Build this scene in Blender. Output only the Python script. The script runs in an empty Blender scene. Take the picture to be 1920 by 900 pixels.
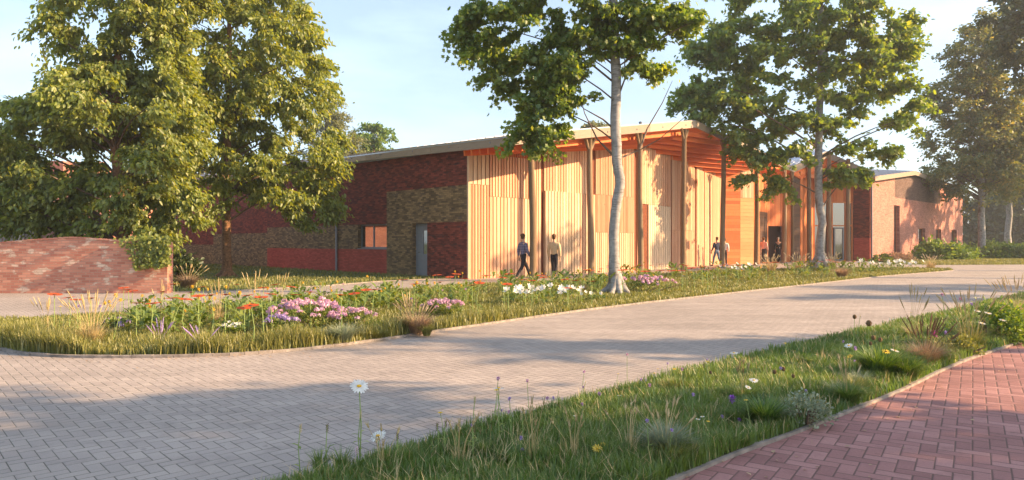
import bpy, math, random
import numpy as np
from math import radians as R, sin, cos, pi
from mathutils import Vector, Matrix
random.seed(7); rng = np.random.default_rng(7)
sc = bpy.context.scene
col = sc.collection
# ------------------------------------------------------------------ camera, sky, sun, exposure
CAMH = 1.45; F = 1280.0; HOR = 454.5; CX = 960.0
cd = bpy.data.cameras.new('camera'); cam = bpy.data.objects.new('camera', cd); col.objects.link(cam)
cam.location = (0, 0, CAMH); cam.rotation_euler = (R(90), 0, 0)
cd.sensor_width = 36; cd.lens = 36 * F / 1920; cd.shift_y = (HOR - 450) / 1920
cd.clip_start = 0.1; cd.clip_end = 3000
sc.camera = cam
SUN_EL, SUN_PHI = 23.5, 6.5
w = bpy.data.worlds.new('World'); sc.world = w; w.use_nodes = True
nt = w.node_tree; nt.nodes.clear()
o = nt.nodes.new('ShaderNodeOutputWorld'); b = nt.nodes.new('ShaderNodeBackground')
sk = nt.nodes.new('ShaderNodeTexSky'); sk.sky_type = 'NISHITA'; sk.sun_disc = False
sk.sun_elevation = R(SUN_EL); sk.sun_rotation = R(90 + SUN_PHI)
sk.air_density = 1.0; sk.dust_density = 1.6; sk.ozone_density = 1.2; sk.altitude = 0
# thin high cloud in the sky
tc = nt.nodes.new('ShaderNodeTexCoord'); mp = nt.nodes.new('ShaderNodeMapping'); mp.inputs['Scale'].default_value = (1.6, 1.6, 6.0)
nz = nt.nodes.new('ShaderNodeTexNoise'); nz.inputs['Scale'].default_value = 1.7; nz.inputs['Detail'].default_value = 6; nz.inputs['Roughness'].default_value = .55
cr = nt.nodes.new('ShaderNodeValToRGB'); cr.color_ramp.elements[0].position = .44; cr.color_ramp.elements[1].position = .78
cr.color_ramp.elements[0].color = (0.25, .25, .25, 1); cr.color_ramp.elements[1].color = (.55, .55, .55, 1)
mx = nt.nodes.new('ShaderNodeMixRGB'); mx.inputs[2].default_value = (5.8, 7.1, 8.5, 1)
L = nt.links.new
L(tc.outputs['Generated'], mp.inputs[0]); L(mp.outputs[0], nz.inputs['Vector']); L(nz.outputs['Fac'], cr.inputs[0])
L(cr.outputs[0], mx.inputs[0]); L(sk.outputs[0], mx.inputs[1]); L(mx.outputs[0], b.inputs[0]); L(b.outputs[0], o.inputs[0])
b.inputs[1].default_value = 0.088
sl = bpy.data.lights.new('sun', 'SUN'); so = bpy.data.objects.new('sun', sl); col.objects.link(so)
sl.energy = 5.0; sl.angle = R(.6); sl.color = (1.0, .68, .38)
sdir = Vector((cos(R(SUN_PHI)) * cos(R(SUN_EL)), -sin(R(SUN_PHI)) * cos(R(SUN_EL)), sin(R(SUN_EL))))
so.rotation_euler = (-sdir).to_track_quat('-Z', 'Y').to_euler(); so.location = sdir * 60
sc.view_settings.view_transform = 'Standard'; sc.view_settings.look = 'None'
sc.view_settings.exposure = 1.48; sc.view_settings.gamma = 1; sc.view_settings.use_curve_mapping = False
sc.render.engine = 'CYCLES'
sc.cycles.use_denoising = True; sc.cycles.max_bounces = 6; sc.cycles.transparent_max_bounces = 6
sc.cycles.sample_clamp_indirect = 8

# ------------------------------------------------------------------ placing by survey: picture column / row -> metres
def G(px, py, z=0.0):
    D = F * CAMH / (py - HOR); return Vector(((px - CX) / F * D, D, z))
def P(px, D, z=0.0): return Vector(((px - CX) / F * D, D, z))
def HT(py, D): return CAMH + (HOR - py) * D / F
U = Vector((.7121, .7021, 0)); W_ = Vector((-.7021, .7121, 0)); A0 = Vector((-1.765, 26.9, 0))
def B(u, w, z=0.0): return A0 + U * u + W_ * w + Vector((0, 0, z))

# ------------------------------------------------------------------ materials
def mat(name): 
    m = bpy.data.materials.new(name); m.use_nodes = True; n = m.node_tree
    p = n.nodes['Principled BSDF']; return m, n, p
class N:
    """small node helper"""
    def __init__(s, n): s.n = n
    def new(s, t, **k):
        x = s.n.nodes.new(t)
        for a, v in k.items(): setattr(x, a, v)
        return x
    def L(s, a, b): s.n.links.new(a, b)
    def put(s, inp, v):
        if isinstance(v, (int, float)): inp.default_value = v
        elif isinstance(v, tuple): inp.default_value = v if len(v) == len(inp.default_value) else (*v, 1)
        else: s.n.links.new(v, inp)
    def math(s, op, a, b=None, c=None, clamp=False):
        x = s.new('ShaderNodeMath', operation=op); x.use_clamp = clamp
        s.put(x.inputs[0], a)
        if b is not None: s.put(x.inputs[1], b)
        if c is not None: s.put(x.inputs[2], c)
        return x.outputs[0]
    def mix(s, f, a, b, mode='MIX'):
        x = s.new('ShaderNodeMixRGB', blend_type=mode)
        s.put(x.inputs[0], f); s.put(x.inputs[1], a); s.put(x.inputs[2], b); return x.outputs[0]
    def ramp(s, f, *st):
        x = s.new('ShaderNodeValToRGB'); e = x.color_ramp.elements
        while len(e) < len(st): e.new(.5)
        for k, (pos, c) in enumerate(st): e[k].position = pos; e[k].color = (*c, 1) if isinstance(c, tuple) else (c, c, c, 1)
        s.put(x.inputs[0], f); return x.outputs[0]
    def noise(s, vec, scale, detail=3, rough=.5):
        x = s.new('ShaderNodeTexNoise'); s.L(vec, x.inputs['Vector']); x.inputs['Scale'].default_value = scale
        x.inputs['Detail'].default_value = detail; x.inputs['Roughness'].default_value = rough; return x.outputs['Fac']
    def mapping(s, vec, scale=(1, 1, 1), rot=(0, 0, 0)):
        x = s.new('ShaderNodeMapping'); s.L(vec, x.inputs[0]); x.inputs['Scale'].default_value = scale; x.inputs['Rotation'].default_value = rot; return x.outputs[0]
    def uv(s): return s.new('ShaderNodeUVMap').outputs[0]
    def pos(s): return s.new('ShaderNodeNewGeometry').outputs['Position']
    def tint(s): return s.new('ShaderNodeAttribute', attribute_name='tint').outputs['Fac']
    def bump(s, h, st=.4, d=.02):
        x = s.new('ShaderNodeBump'); x.inputs['Strength'].default_value = st; x.inputs['Distance'].default_value = d; s.L(h, x.inputs['Height'])
        s.L(x.outputs[0], s.n.nodes['Principled BSDF'].inputs['Normal'])

def simple(name, c, rough=.7, var=.15, metal=0, scale=8, spec=.3):
    m, n, p = mat(name); k = N(n)
    f = k.noise(k.pos(), scale, 4)
    c2 = tuple(x * (1 - var) for x in c); c3 = tuple(min(1, x * (1 + var)) for x in c)
    k.L(k.ramp(f, (.3, c2), (.7, c3)), p.inputs['Base Color'])
    p.inputs['Roughness'].default_value = rough; p.inputs['Metallic'].default_value = metal; p.inputs['Specular IOR Level'].default_value = spec
    return m

def herring(name, cols, joint, rot, size=.1, jw=.038, bs=.45):
    m, n, p = mat(name); k = N(n)
    v = k.mapping(k.pos(), (1 / size, 1 / size, 1), (0, 0, rot))
    sx = k.new('ShaderNodeSeparateXYZ'); k.L(v, sx.inputs[0]); x, y = sx.outputs[0], sx.outputs[1]
    i = k.math('FLOOR', x); j = k.math('FLOOR', y); fx = k.math('SUBTRACT', x, i); fy = k.math('SUBTRACT', y, j)
    d = k.math('SUBTRACT', i, j); md = k.math('FLOORED_MODULO', d, 4.0)
    def eq(vv): return k.math('COMPARE', md, float(vv), .1)
    e0, e1, e2, e3 = eq(0), eq(1), eq(2), eq(3)
    dl = k.math('ADD', fx, e1); dr = k.math('ADD', k.math('SUBTRACT', 1.0, fx), e0)
    db = k.math('ADD', fy, e2); dt = k.math('ADD', k.math('SUBTRACT', 1.0, fy), e3)
    dd = k.math('MINIMUM', k.math('MINIMUM', dl, dr), k.math('MINIMUM', db, dt))
    ci = k.math('SUBTRACT', i, e1); cj = k.math('SUBTRACT', j, e2)
    cb = k.new('ShaderNodeCombineXYZ'); k.L(ci, cb.inputs[0]); k.L(cj, cb.inputs[1])
    wn = k.new('ShaderNodeTexWhiteNoise', noise_dimensions='2D'); k.L(cb.outputs[0], wn.inputs['Vector'])
    base = k.ramp(wn.outputs['Value'], (0, cols[0]), (.5, cols[1]), (1, cols[2]))
    big = k.noise(k.pos(), .5, 4); base = k.mix(.55, base, k.ramp(big, (.3, .42), (.7, .62)), 'OVERLAY')
    fine = k.noise(k.pos(), 90, 3, .7); base = k.mix(.45, base, k.ramp(fine, (.25, .36), (.75, .64)), 'OVERLAY')
    st = k.noise(k.pos(), 3.2, 5, .65); base = k.mix(k.ramp(st, (.54, 0.0), (.72, .45)), base, tuple(c * .62 for c in cols[0]))
    tr = k.noise(k.mapping(k.pos(), (.16, 1.1, 1), (0, 0, -.72)), 1.3, 4, .6); base = k.mix(.5, base, k.ramp(tr, (.32, .38), (.68, .6)), 'OVERLAY')
    spt = k.noise(k.pos(), 11, 2, .5); base = k.mix(k.ramp(spt, (.70, 0.0), (.74, .4)), base, tuple(c * .4 for c in cols[0]))
    # joints wider and mossier in places
    wv = k.noise(k.pos(), 2.3, 3); jwv = k.math('MULTIPLY_ADD', wv, jw * 1.6, jw * .3)
    jm = k.math('SUBTRACT', 1.0, k.math('DIVIDE', dd, jwv), clamp=True); jm = k.math('POWER', jm, .5)
    k.L(k.mix(jm, base, joint), p.inputs['Base Color'])
    hgt = k.math('MINIMUM', k.math('DIVIDE', dd, .11), 1.0)
    tl = k.math('MULTIPLY', wn.outputs['Value'], .18)
    k.bump(k.math('ADD', k.math('ADD', hgt, tl), k.math('MULTIPLY', fine, .5)), bs, .006)
    p.inputs['Roughness'].default_value = .88; p.inputs['Specular IOR Level'].default_value = .25
    return m

def brick(name, c1, c2, mortar, extra=None, bw=.225, bh=.075, patch=.5):
    m, n, p = mat(name); k = N(n)
    t = k.new('ShaderNodeTexBrick'); k.L(k.uv(), t.inputs['Vector']); t.inputs['Scale'].default_value = 1
    t.inputs['Brick Width'].default_value = bw; t.inputs['Row Height'].default_value = bh; t.inputs['Mortar Size'].default_value = .006
    t.inputs['Mortar Smooth'].default_value = .3; t.inputs['Bias'].default_value = 0
    t.inputs['Color1'].default_value = (0, 0, 0, 1); t.inputs['Color2'].default_value = (1, 1, 1, 1); t.inputs['Mortar'].default_value = (.5, .5, .5, 1)
    bwv = k.new('ShaderNodeRGBToBW'); k.L(t.outputs['Color'], bwv.inputs[0])
    mid = tuple((a + b_) / 2 for a, b_ in zip(c1, c2))
    base = k.ramp(bwv.outputs[0], (.05, c1), (.5, mid), (.9, c2))
    if extra:
        pn = k.noise(k.mapping(k.uv(), (2.2, 5.5, 1)), 1.0, 3, .6)
        base = k.mix(k.ramp(pn, (.56, 0.0), (.62, patch)), base, k.ramp(bwv.outputs[0], (.1, extra), (.9, tuple(x * 1.3 for x in extra))))
    g = k.noise(k.uv(), .8, 5, .6); base = k.mix(.5, base, k.ramp(g, (.3, .35), (.7, .62)), 'OVERLAY')
    k.L(k.mix(t.outputs['Fac'], base, mortar), p.inputs['Base Color'])
    h = k.math('ADD', k.math('SUBTRACT', 1.0, t.outputs['Fac']), k.math('MULTIPLY', k.noise(k.uv(), 60, 3), .5)); k.bump(k.math('ADD', h, k.math('MULTIPLY', bwv.outputs[0], .5)), .8, .008)
    p.inputs['Roughness'].default_value = .9; p.inputs['Specular IOR Level'].default_value = .2
    return m

def timber(name, ca, cb_, cc, horiz=False, knots=True, rough=.65):
    m, n, p = mat(name); k = N(n)
    tn = k.tint(); uvv = k.uv()
    off = k.new('ShaderNodeVectorMath', operation='ADD'); k.L(uvv, off.inputs[0])
    cbx = k.new('ShaderNodeCombineXYZ'); k.L(k.math('MULTIPLY', tn, 37.0), cbx.inputs[0]); k.L(k.math('MULTIPLY', tn, 91.0), cbx.inputs[1]); k.L(cbx.outputs[0], off.inputs[1])
    sc_ = (1.0, 14, 1) if horiz else (14, 1.0, 1)
    g = k.noise(k.mapping(off.outputs[0], sc_), 2.2, 5, .6)
    base = k.ramp(tn, (0, ca), (.5, cb_), (1, cc))
    base = k.mix(.55, base, k.ramp(g, (.3, .36), (.7, .62)), 'OVERLAY')
    if knots:
        vo = k.new('ShaderNodeTexVoronoi'); k.L(k.mapping(off.outputs[0], (3.2, 1.7, 1)), vo.inputs['Vector']); vo.inputs['Scale'].default_value = 1.0
        base = k.mix(k.ramp(vo.outputs['Distance'], (.03, .75), (.085, 0.0)), base, tuple(c * .3 for c in ca))
    k.L(base, p.inputs['Base Color']); k.bump(g, .25, .006)
    p.inputs['Roughness'].default_value = rough; p.inputs['Specular IOR Level'].default_value = .3
    return m

def leafmat(name, dark, mid, light, trans=.45, tcol=None):
    m = bpy.data.materials.new(name); m.use_nodes = True; n = m.node_tree; n.nodes.clear(); k = N(n)
    c = k.ramp(k.tint(), (0, dark), (.55, mid), (1, light))
    big = k.noise(k.pos(), .9, 2); c = k.mix(.4, c, k.ramp(big, (.3, .4), (.7, .6)), 'OVERLAY')
    d = k.new('ShaderNodeBsdfDiffuse'); k.L(c, d.inputs[0])
    t = k.new('ShaderNodeBsdfTranslucent'); tc_ = k.mix(1.0, c, tcol or (1.75, 1.45, .45), 'MULTIPLY'); k.L(tc_, t.inputs[0])
    ms = k.new('ShaderNodeMixShader'); ms.inputs[0].default_value = trans; k.L(d.outputs[0], ms.inputs[1]); k.L(t.outputs[0], ms.inputs[2])
    gl = k.new('ShaderNodeBsdfGlossy'); gl.inputs['Roughness'].default_value = .5; gl.inputs[0].default_value = (1, 1, 1, 1)
    m2 = k.new('ShaderNodeMixShader'); m2.inputs[0].default_value = .04; k.L(ms.outputs[0], m2.inputs[1]); k.L(gl.outputs[0], m2.inputs[2])
    out = k.new('ShaderNodeOutputMaterial'); k.L(m2.outputs[0], out.inputs[0]); return m

def glassmat(name, c=(.03, .03, .03)):
    m, n, p = mat(name)
    p.inputs['Base Color'].default_value = (*c, 1); p.inputs['Roughness'].default_value = .04; p.inputs['Specular IOR Level'].default_value = 1.0
    p.inputs['IOR'].default_value = 2.1; return m

M = {}
M['pave'] = herring('grey_block_paving', [(.30, .255, .23), (.325, .277, .248), (.355, .302, .268)], (.065, .06, .042), R(47), size=.09)
M['redpave'] = herring('red_block_paving', [(.25, .118, .108), (.30, .145, .132), (.37, .19, .172)], (.11, .065, .055), R(34), jw=.055, size=.102)
M['kerb'] = simple('kerb_concrete', (.25, .215, .19), .85, .35, scale=9)
M['earth'] = simple('earth', (.075, .075, .028), .95, .35, scale=3)
M['lawn'] = simple('lawn_soil', (.07, .095, .025), .95, .3, scale=2)
M['bk_dark'] = brick('dark_red_brick', (.115, .028, .022), (.28, .065, .042), (.08, .045, .035), (.065, .03, .028), patch=.7)
M['bk_brown'] = brick('brown_stock_brick', (.12, .08, .042), (.33, .215, .105), (.11, .085, .06), (.075, .055, .045), patch=.7)
M['bk_red'] = brick('bright_red_brick', (.36, .062, .045), (.5, .10, .07), (.2, .07, .05))
M['bk_low'] = brick('mottled_garden_brick', (.42, .16, .11), (.60, .28, .19), (.40, .27, .20), (.56, .42, .32), patch=.9)
M['bk_wing'] = brick('pink_red_brick', (.38, .15, .12), (.56, .26, .20), (.34, .2, .16), (.24, .085, .07))
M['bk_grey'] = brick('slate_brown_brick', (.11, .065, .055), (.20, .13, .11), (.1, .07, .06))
M['wood'] = timber('larch_cladding', (.41, .18, .095), (.56, .29, .17), (.71, .46, .29))
M['gap'] = simple('shadow_gap_board', (.16, .045, .018), .8, .2)
M['woodpale'] = timber('pale_larch_cladding', (.48, .32, .20), (.58, .41, .27), (.70, .53, .37))
M['woodor'] = timber('orange_larch', (.48, .12, .035), (.60, .17, .05), (.70, .24, .08))
M['woodh'] = timber('horizontal_larch', (.46, .13, .045), (.58, .20, .07), (.68, .28, .11), horiz=True)
M['soffit'] = timber('soffit_board', (.60, .115, .024), (.70, .15, .034), (.78, .21, .055), horiz=True, knots=False)
M['fascia'] = timber('weathered_fascia', (.27, .21, .155), (.34, .26, .195), (.42, .33, .25), horiz=True)
M['post'] = timber('peeled_log', (.155, .10, .055), (.205, .135, .078), (.27, .185, .11), rough=.85)
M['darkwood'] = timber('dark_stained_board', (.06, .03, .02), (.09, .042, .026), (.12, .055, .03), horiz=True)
M['metal'] = simple('standing_seam_metal', (.42, .44, .50), .35, .08, metal=.6)
M['grey'] = simple('grey_paint', (.20, .21, .23), .4, .05)
M['greypipe'] = simple('galvanised_pipe', (.23, .23, .25), .4, .08, metal=.3)
M['steel'] = simple('steel', (.6, .6, .6), .25, .05, metal=1)
M['glass'] = glassmat('window_glass')
M['curtain'] = simple('interior_warm', (.5, .3, .14), .8, .3)
M['tile'] = brick('clay_roof_tile', (.38, .17, .12), (.52, .27, .20), (.2, .09, .07), bw=.18, bh=.12)
M['render'] = simple('cream_render', (.62, .52, .42), .8, .08)
M['bark'] = simple('brown_bark', (.20, .105, .058), .95, .45, scale=14)
M['twig'] = simple('twig_bark', (.16, .11, .075), .9, .3, scale=10)
def barkbump(m, sc1, s=.8):
    k = N(m.node_tree); h = k.noise(k.mapping(k.pos(), (1, 1, .25)), sc1, 5, .7); k.bump(h, s, .03)
barkbump(M['bark'], 18)
def birch(name):
    m, n, p = mat(name); k = N(n)
    a = k.noise(k.mapping(k.pos(), (2.2, 2.2, 15)), 2.2, 4, .6)
    d = k.noise(k.pos(), 1.7, 3); f = k.math('MULTIPLY', k.ramp(a, (.55, 0.0), (.66, 1.0)), k.ramp(d, (.35, .35), (.6, 1.0)))
    c = k.mix(f, k.ramp(k.noise(k.pos(), 7, 4), (.3, (.20, .19, .185)), (.7, (.38, .355, .33))), (.10, .075, .06))
    blot = k.noise(k.mapping(k.pos(), (1, 1, .6)), 2.1, 2); c = k.mix(k.ramp(blot, (.62, 0.0), (.7, .8)), c, (.12, .085, .06))
    k.L(c, p.inputs['Base Color']); p.inputs['Roughness'].default_value = .8; k.bump(a, .5, .01); return m
M['birch'] = birch('birch_bark')
M['leafA'] = leafmat('chestnut_leaf', (.115, .175, .032), (.215, .27, .05), (.35, .37, .085), .55)
M['leafB'] = leafmat('birch_leaf', (.075, .155, .025), (.15, .235, .035), (.28, .33, .055), .54)
M['leafC'] = leafmat('distant_leaf', (.085, .13, .042), (.16, .19, .06), (.36, .30, .095), .42)
M['leafD'] = leafmat('dark_leaf', (.03, .055, .02), (.05, .08, .025), (.085, .12, .035), .3)
M['conif'] = leafmat('cedar_needle', (.11, .13, .045), (.17, .19, .06), (.25, .26, .085), .25)
M['shrub'] = leafmat('shrub_leaf', (.07, .14, .022), (.14, .24, .035), (.25, .34, .06), .4)
M['peren'] = leafmat('perennial_leaf', (.09, .15, .03), (.17, .24, .045), (.30, .34, .09), .4)
M['grassA'] = leafmat('grass_blade', (.14, .15, .035), (.22, .225, .05), (.38, .34, .12), .35, (1.25, 1.2, .6))
M['grassV'] = leafmat('verge_blade', (.075, .14, .028), (.135, .215, .042), (.25, .28, .08), .42, (1.3, 1.25, .6))
M['tuft'] = leafmat('green_tussock_blade', (.04, .10, .022), (.085, .18, .035), (.20, .29, .08), .35)
M['silver'] = leafmat('silver_blade', (.19, .24, .15), (.27, .31, .20), (.38, .40, .27), .3, (1.1, 1.1, .9))
M['straw'] = leafmat('straw_blade', (.40, .30, .13), (.55, .42, .2), (.7, .56, .3), .3, (1.1, 1, .8))
M['brownfuzz'] = leafmat('brown_tussock', (.30, .19, .12), (.40, .27, .17), (.52, .38, .24), .3, (1.1, 1, .9))
M['seed'] = simple('seed_head', (.14, .085, .04), .9, .3, scale=60)
M['seedpale'] = simple('pale_seed_head', (.55, .42, .25), .9, .2, scale=60)
M['stem'] = simple('flower_stem', (.24, .32, .10), .7, .2, scale=20)
def petal(name, c, tr=.4):
    return leafmat(name, tuple(x * .8 for x in c), c, tuple(min(1, x * 1.15) for x in c), tr, (1.1, 1.05, 1.0))
M['p_orange'] = petal('rust_orange_petal', (.62, .10, .02)); M['p_white'] = petal('white_petal', (.80, .80, .76)); M['p_pink'] = petal('pink_petal', (.68, .42, .58))
M['p_lilac'] = petal('lilac_petal', (.50, .36, .66)); M['p_purple'] = petal('purple_petal', (.36, .10, .56)); M['p_yellow'] = petal('yellow_petal', (.80, .55, .05))
M['p_magenta'] = petal('magenta_petal', (.70, .12, .40)); M['p_disc'] = simple('flower_disc', (.75, .42, .03), .9, .3, scale=200); M['p_dark'] = simple('dark_disc', (.12, .05, .025), .9, .3, scale=200)
M['skin'] = simple('skin', (.55, .30, .20), .55, .05); M['hair'] = simple('hair', (.045, .028, .018), .8, .2)

# ------------------------------------------------------------------ mesh building
class MB:
    def __init__(s): s.v = []; s.f = []; s.m = []; s.t = []; s.n = 0
    def add(s, vs, fs, mi=0, tint=None):
        b0 = s.n; s.v.extend([tuple(x) for x in vs]); s.n += len(vs); t = random.random() if tint is None else tint
        for f in fs: s.f.append(tuple(i + b0 for i in f)); s.m.append(mi); s.t.append(t)
        return s
    def box(s, o, ax, ay, az, mi=0, tint=None):
        o, ax, ay, az = map(Vector, (o, ax, ay, az)); vs = [o, o + ax, o + ax + ay, o + ay]; vs += [x + az for x in vs]
        return s.add(vs, [(0, 3, 2, 1), (4, 5, 6, 7), (0, 1, 5, 4), (1, 2, 6, 5), (2, 3, 7, 6), (3, 0, 4, 7)], mi, tint)
    def cbox(s, x0, y0, z0, x1, y1, z1, mi=0, tint=None): return s.box((x0, y0, z0), (x1 - x0, 0, 0), (0, y1 - y0, 0), (0, 0, z1 - z0), mi, tint)
    def bar(s, a, b, w_, h, up=(0, 0, 1), mi=0, tint=None):
        a, b = Vector(a), Vector(b); d = (b - a); side = d.cross(Vector(up)).normalized(); u = side.cross(d).normalized()
        return s.box(a - side * w_ / 2 - u * h / 2, d, side * w_, u * h, mi, tint)
    def prism(s, poly, z0, z1, mi=0, tint=None):
        n = len(poly); vs = [(p[0], p[1], z0) for p in poly] + [(p[0], p[1], z1) for p in poly]
        fs = [tuple(range(n))[::-1], tuple(range(n, 2 * n))] + [(i, (i + 1) % n, n + (i + 1) % n, n + i) for i in range(n)]
        return s.add(vs, fs, mi, tint)
    def tube(s, pts, rad, seg=8, mi=0, tint=None, cap=True, wob=0):
        pts = [Vector(p) for p in pts]; n = len(pts); vs = []; fs = []
        if not hasattr(rad, '__len__'): rad = [rad] * n
        ref = Vector((0, 0, 1)) if abs((pts[-1] - pts[0]).normalized().z) < .9 else Vector((1, 0, 0))
        for i, p in enumerate(pts):
            d = (pts[min(i + 1, n - 1)] - pts[max(i - 1, 0)]).normalized(); a = d.cross(ref).normalized(); c = d.cross(a)
            for j in range(seg):
                an = 2 * pi * j / seg; r = rad[i] * (1 + (random.uniform(-wob, wob) if wob else 0)); vs.append(p + a * cos(an) * r + c * sin(an) * r)
        for i in range(n - 1):
            for j in range(seg): k2 = (j + 1) % seg; fs.append((i * seg + j, i * seg + k2, (i + 1) * seg + k2, (i + 1) * seg + j))
        if cap: fs.append(tuple(range(seg))); fs.append(tuple(range((n - 1) * seg, n * seg))[::-1])
        return s.add(vs, fs, mi, tint)
    def ball(s, c, r, mi=0, tint=None, seg=8, rings=5):
        rx, ry, rz = r if hasattr(r, '__len__') else (r, r, r); vs = []; fs = []
        for i in range(rings + 1):
            th = pi * i / rings
            for j in range(seg): ph = 2 * pi * j / seg; vs.append((c[0] + rx * sin(th) * cos(ph), c[1] + ry * sin(th) * sin(ph), c[2] + rz * cos(th)))
        for i in range(rings):
            for j in range(seg): k2 = (j + 1) % seg; fs.append((i * seg + j, (i + 1) * seg + j, (i + 1) * seg + k2, i * seg + k2))
        return s.add(vs, fs, mi, tint)
    def build(s, name, mats, parent=None, smooth=False, loc=None, uvs=True):
        me = bpy.data.meshes.new(name); V = s.v
        if parent is not None and loc is None:
            pl = parent.matrix_basis.translation if parent.parent is None else Vector((0, 0, 0))
            V = [(x - pl[0], y - pl[1], z - pl[2]) for x, y, z in V]
            # a sub-part's parent sits at its own parent's origin
            if parent.parent is not None:
                q = parent.parent.matrix_basis.translation; V = [(x - q[0], y - q[1], z - q[2]) for x, y, z in V]
        me.from_pydata(V, [], s.f); me.update()
        return finish(me, name, mats, parent, s.m, s.t, smooth, uvs, s.v)
def finish(me, name, mats, parent, mi, tint, smooth=False, uvs=True, world=None):
    if not isinstance(mats, (list, tuple)): mats = [mats]
    for m in mats: me.materials.append(m)
    npoly = len(me.polygons)
    if mi is not None and len(mats) > 1: me.polygons.foreach_set('material_index', np.array(mi, dtype=np.int32))
    a = me.attributes.new('tint', 'FLOAT', 'FACE'); a.data.foreach_set('value', np.array(tint, dtype=np.float32))
    if smooth: me.polygons.foreach_set('use_smooth', np.ones(npoly, dtype=bool))
    if uvs and npoly < 60000:
        wv = world if world is not None else [tuple(v.co) for v in me.vertices]
        uvl = me.uv_layers.new(name='UVMap'); arr = np.zeros((len(me.loops), 2), dtype=np.float32)
        for p in me.polygons:
            n_ = p.normal
            hx = Vector((-n_.y, n_.x, 0))
            if hx.length > .3:
                hx.normalize()
                for li in p.loop_indices:
                    c = wv[me.loops[li].vertex_index]; arr[li] = (hx.x * c[0] + hx.y * c[1], c[2])
            else:
                for li in p.loop_indices:
                    c = wv[me.loops[li].vertex_index]; arr[li] = (c[0] * U.x + c[1] * U.y, c[0] * W_.x + c[1] * W_.y)
        uvl.data.foreach_set('uv', arr.ravel())
    ob = bpy.data.objects.new(name, me); col.objects.link(ob)
    if parent is not None: ob.parent = parent
    return ob
def npmesh(name, verts, faces, mats, tint, parent=None, mi=None, smooth=False):
    """verts Nx3, faces MxK (numpy)"""
    me = bpy.data.meshes.new(name); v = np.asarray(verts, dtype=np.float32); f = np.asarray(faces, dtype=np.int32)
    if parent is not None:
        pl = parent.matrix_basis.translation
        if parent.parent is not None: pl = pl + parent.parent.matrix_basis.translation
        v = v - np.array(pl, dtype=np.float32)
    me.vertices.add(len(v)); me.vertices.foreach_set('co', v.ravel())
    m_, k_ = f.shape; me.loops.add(m_ * k_); me.loops.foreach_set('vertex_index', f.ravel())
    me.polygons.add(m_); me.polygons.foreach_set('loop_start', np.arange(0, m_ * k_, k_, dtype=np.int32)); me.polygons.foreach_set('loop_total', np.full(m_, k_, dtype=np.int32))
    me.update(calc_edges=True)
    return finish(me, name, mats, parent, mi, tint, smooth, False)
def tag(o_, label=None, cat=None, group=None, kind=None):
    if label: o_['label'] = label
    if cat: o_['category'] = cat
    if group: o_['group'] = group
    if kind: o_['kind'] = kind
    return o_
def empty(name, loc, label=None, cat=None, group=None, rz=0):
    e = bpy.data.objects.new(name, None); col.objects.link(e); e.location = loc; e.rotation_euler = (0, 0, rz); e.empty_display_size = .2
    return tag(e, label, cat, group)
def copy_tree(o_, loc=None, rz=None, scale=None, label=None):
    r = o_.copy(); col.objects.link(r)
    if loc is not None: r.location = loc
    if rz is not None: r.rotation_euler = (0, 0, rz)
    if scale is not None: r.scale = (scale, scale, scale)
    if label: r['label'] = label
    for ch in o_.children:
        c = ch.copy(); col.objects.link(c); c.parent = r
        for g in ch.children:
            d = g.copy(); col.objects.link(d); d.parent = c
    return r

# leaves in bulk: each a folded blade of four triangles' worth of quads
def unit(a): return a / (np.linalg.norm(a, axis=1, keepdims=True) + 1e-9)
def leaves(pos, dirs, nor, size, wr=.5, shape='oval'):
    n = len(pos); d = unit(dirs); s_ = unit(np.cross(d, nor)); nn = np.cross(s_, d); L_ = size[:, None]; w2 = L_ * wr
    if shape == 'oval':
        pts = [pos, pos + d * L_ * .38 + s_ * w2 * .5 + nn * L_ * .07, pos + d * L_ * .75 + s_ * w2 * .36 + nn * L_ * .02, pos + d * L_ - nn * L_ * .08,
               pos + d * L_ * .75 - s_ * w2 * .36 + nn * L_ * .02, pos + d * L_ * .38 - s_ * w2 * .5 + nn * L_ * .07]
        idx = np.array([[0, 1, 2, 3], [0, 3, 4, 5]])
        V = np.stack(pts, 1).reshape(-1, 3); Fc = (np.arange(n)[:, None, None] * 6 + idx[None]).reshape(-1, 4); return V, Fc, 2
    if shape == 'lobed':   # maple-like: five points
        c = [(0, 0), (.5, .1), (.32, .38), (.55, .62), (.2, .66), (0, 1.0), (-.2, .66), (-.55, .62), (-.32, .38), (-.5, .1)]
        pts = [pos + d * L_ * y + s_ * L_ * x * wr * 1.6 + nn * L_ * (abs(x) * .25 - y * y * .12) for x, y in c]
        idx = np.array([[0, 1, 2, 5], [2, 3, 4, 5], [5, 8, 9, 0], [5, 6, 7, 8]])
        V = np.stack(pts, 1).reshape(-1, 3); Fc = (np.arange(n)[:, None, None] * 10 + idx[None]).reshape(-1, 4); return V, Fc, 4
    if shape == 'quad':
        pts = [pos, pos + d * L_ * .5 + s_ * w2 * .5, pos + d * L_, pos + d * L_ * .5 - s_ * w2 * .5]
        V = np.stack(pts, 1).reshape(-1, 3); Fc = (np.arange(n)[:, None] * 4 + np.arange(4)[None]); return V, Fc, 1
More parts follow.
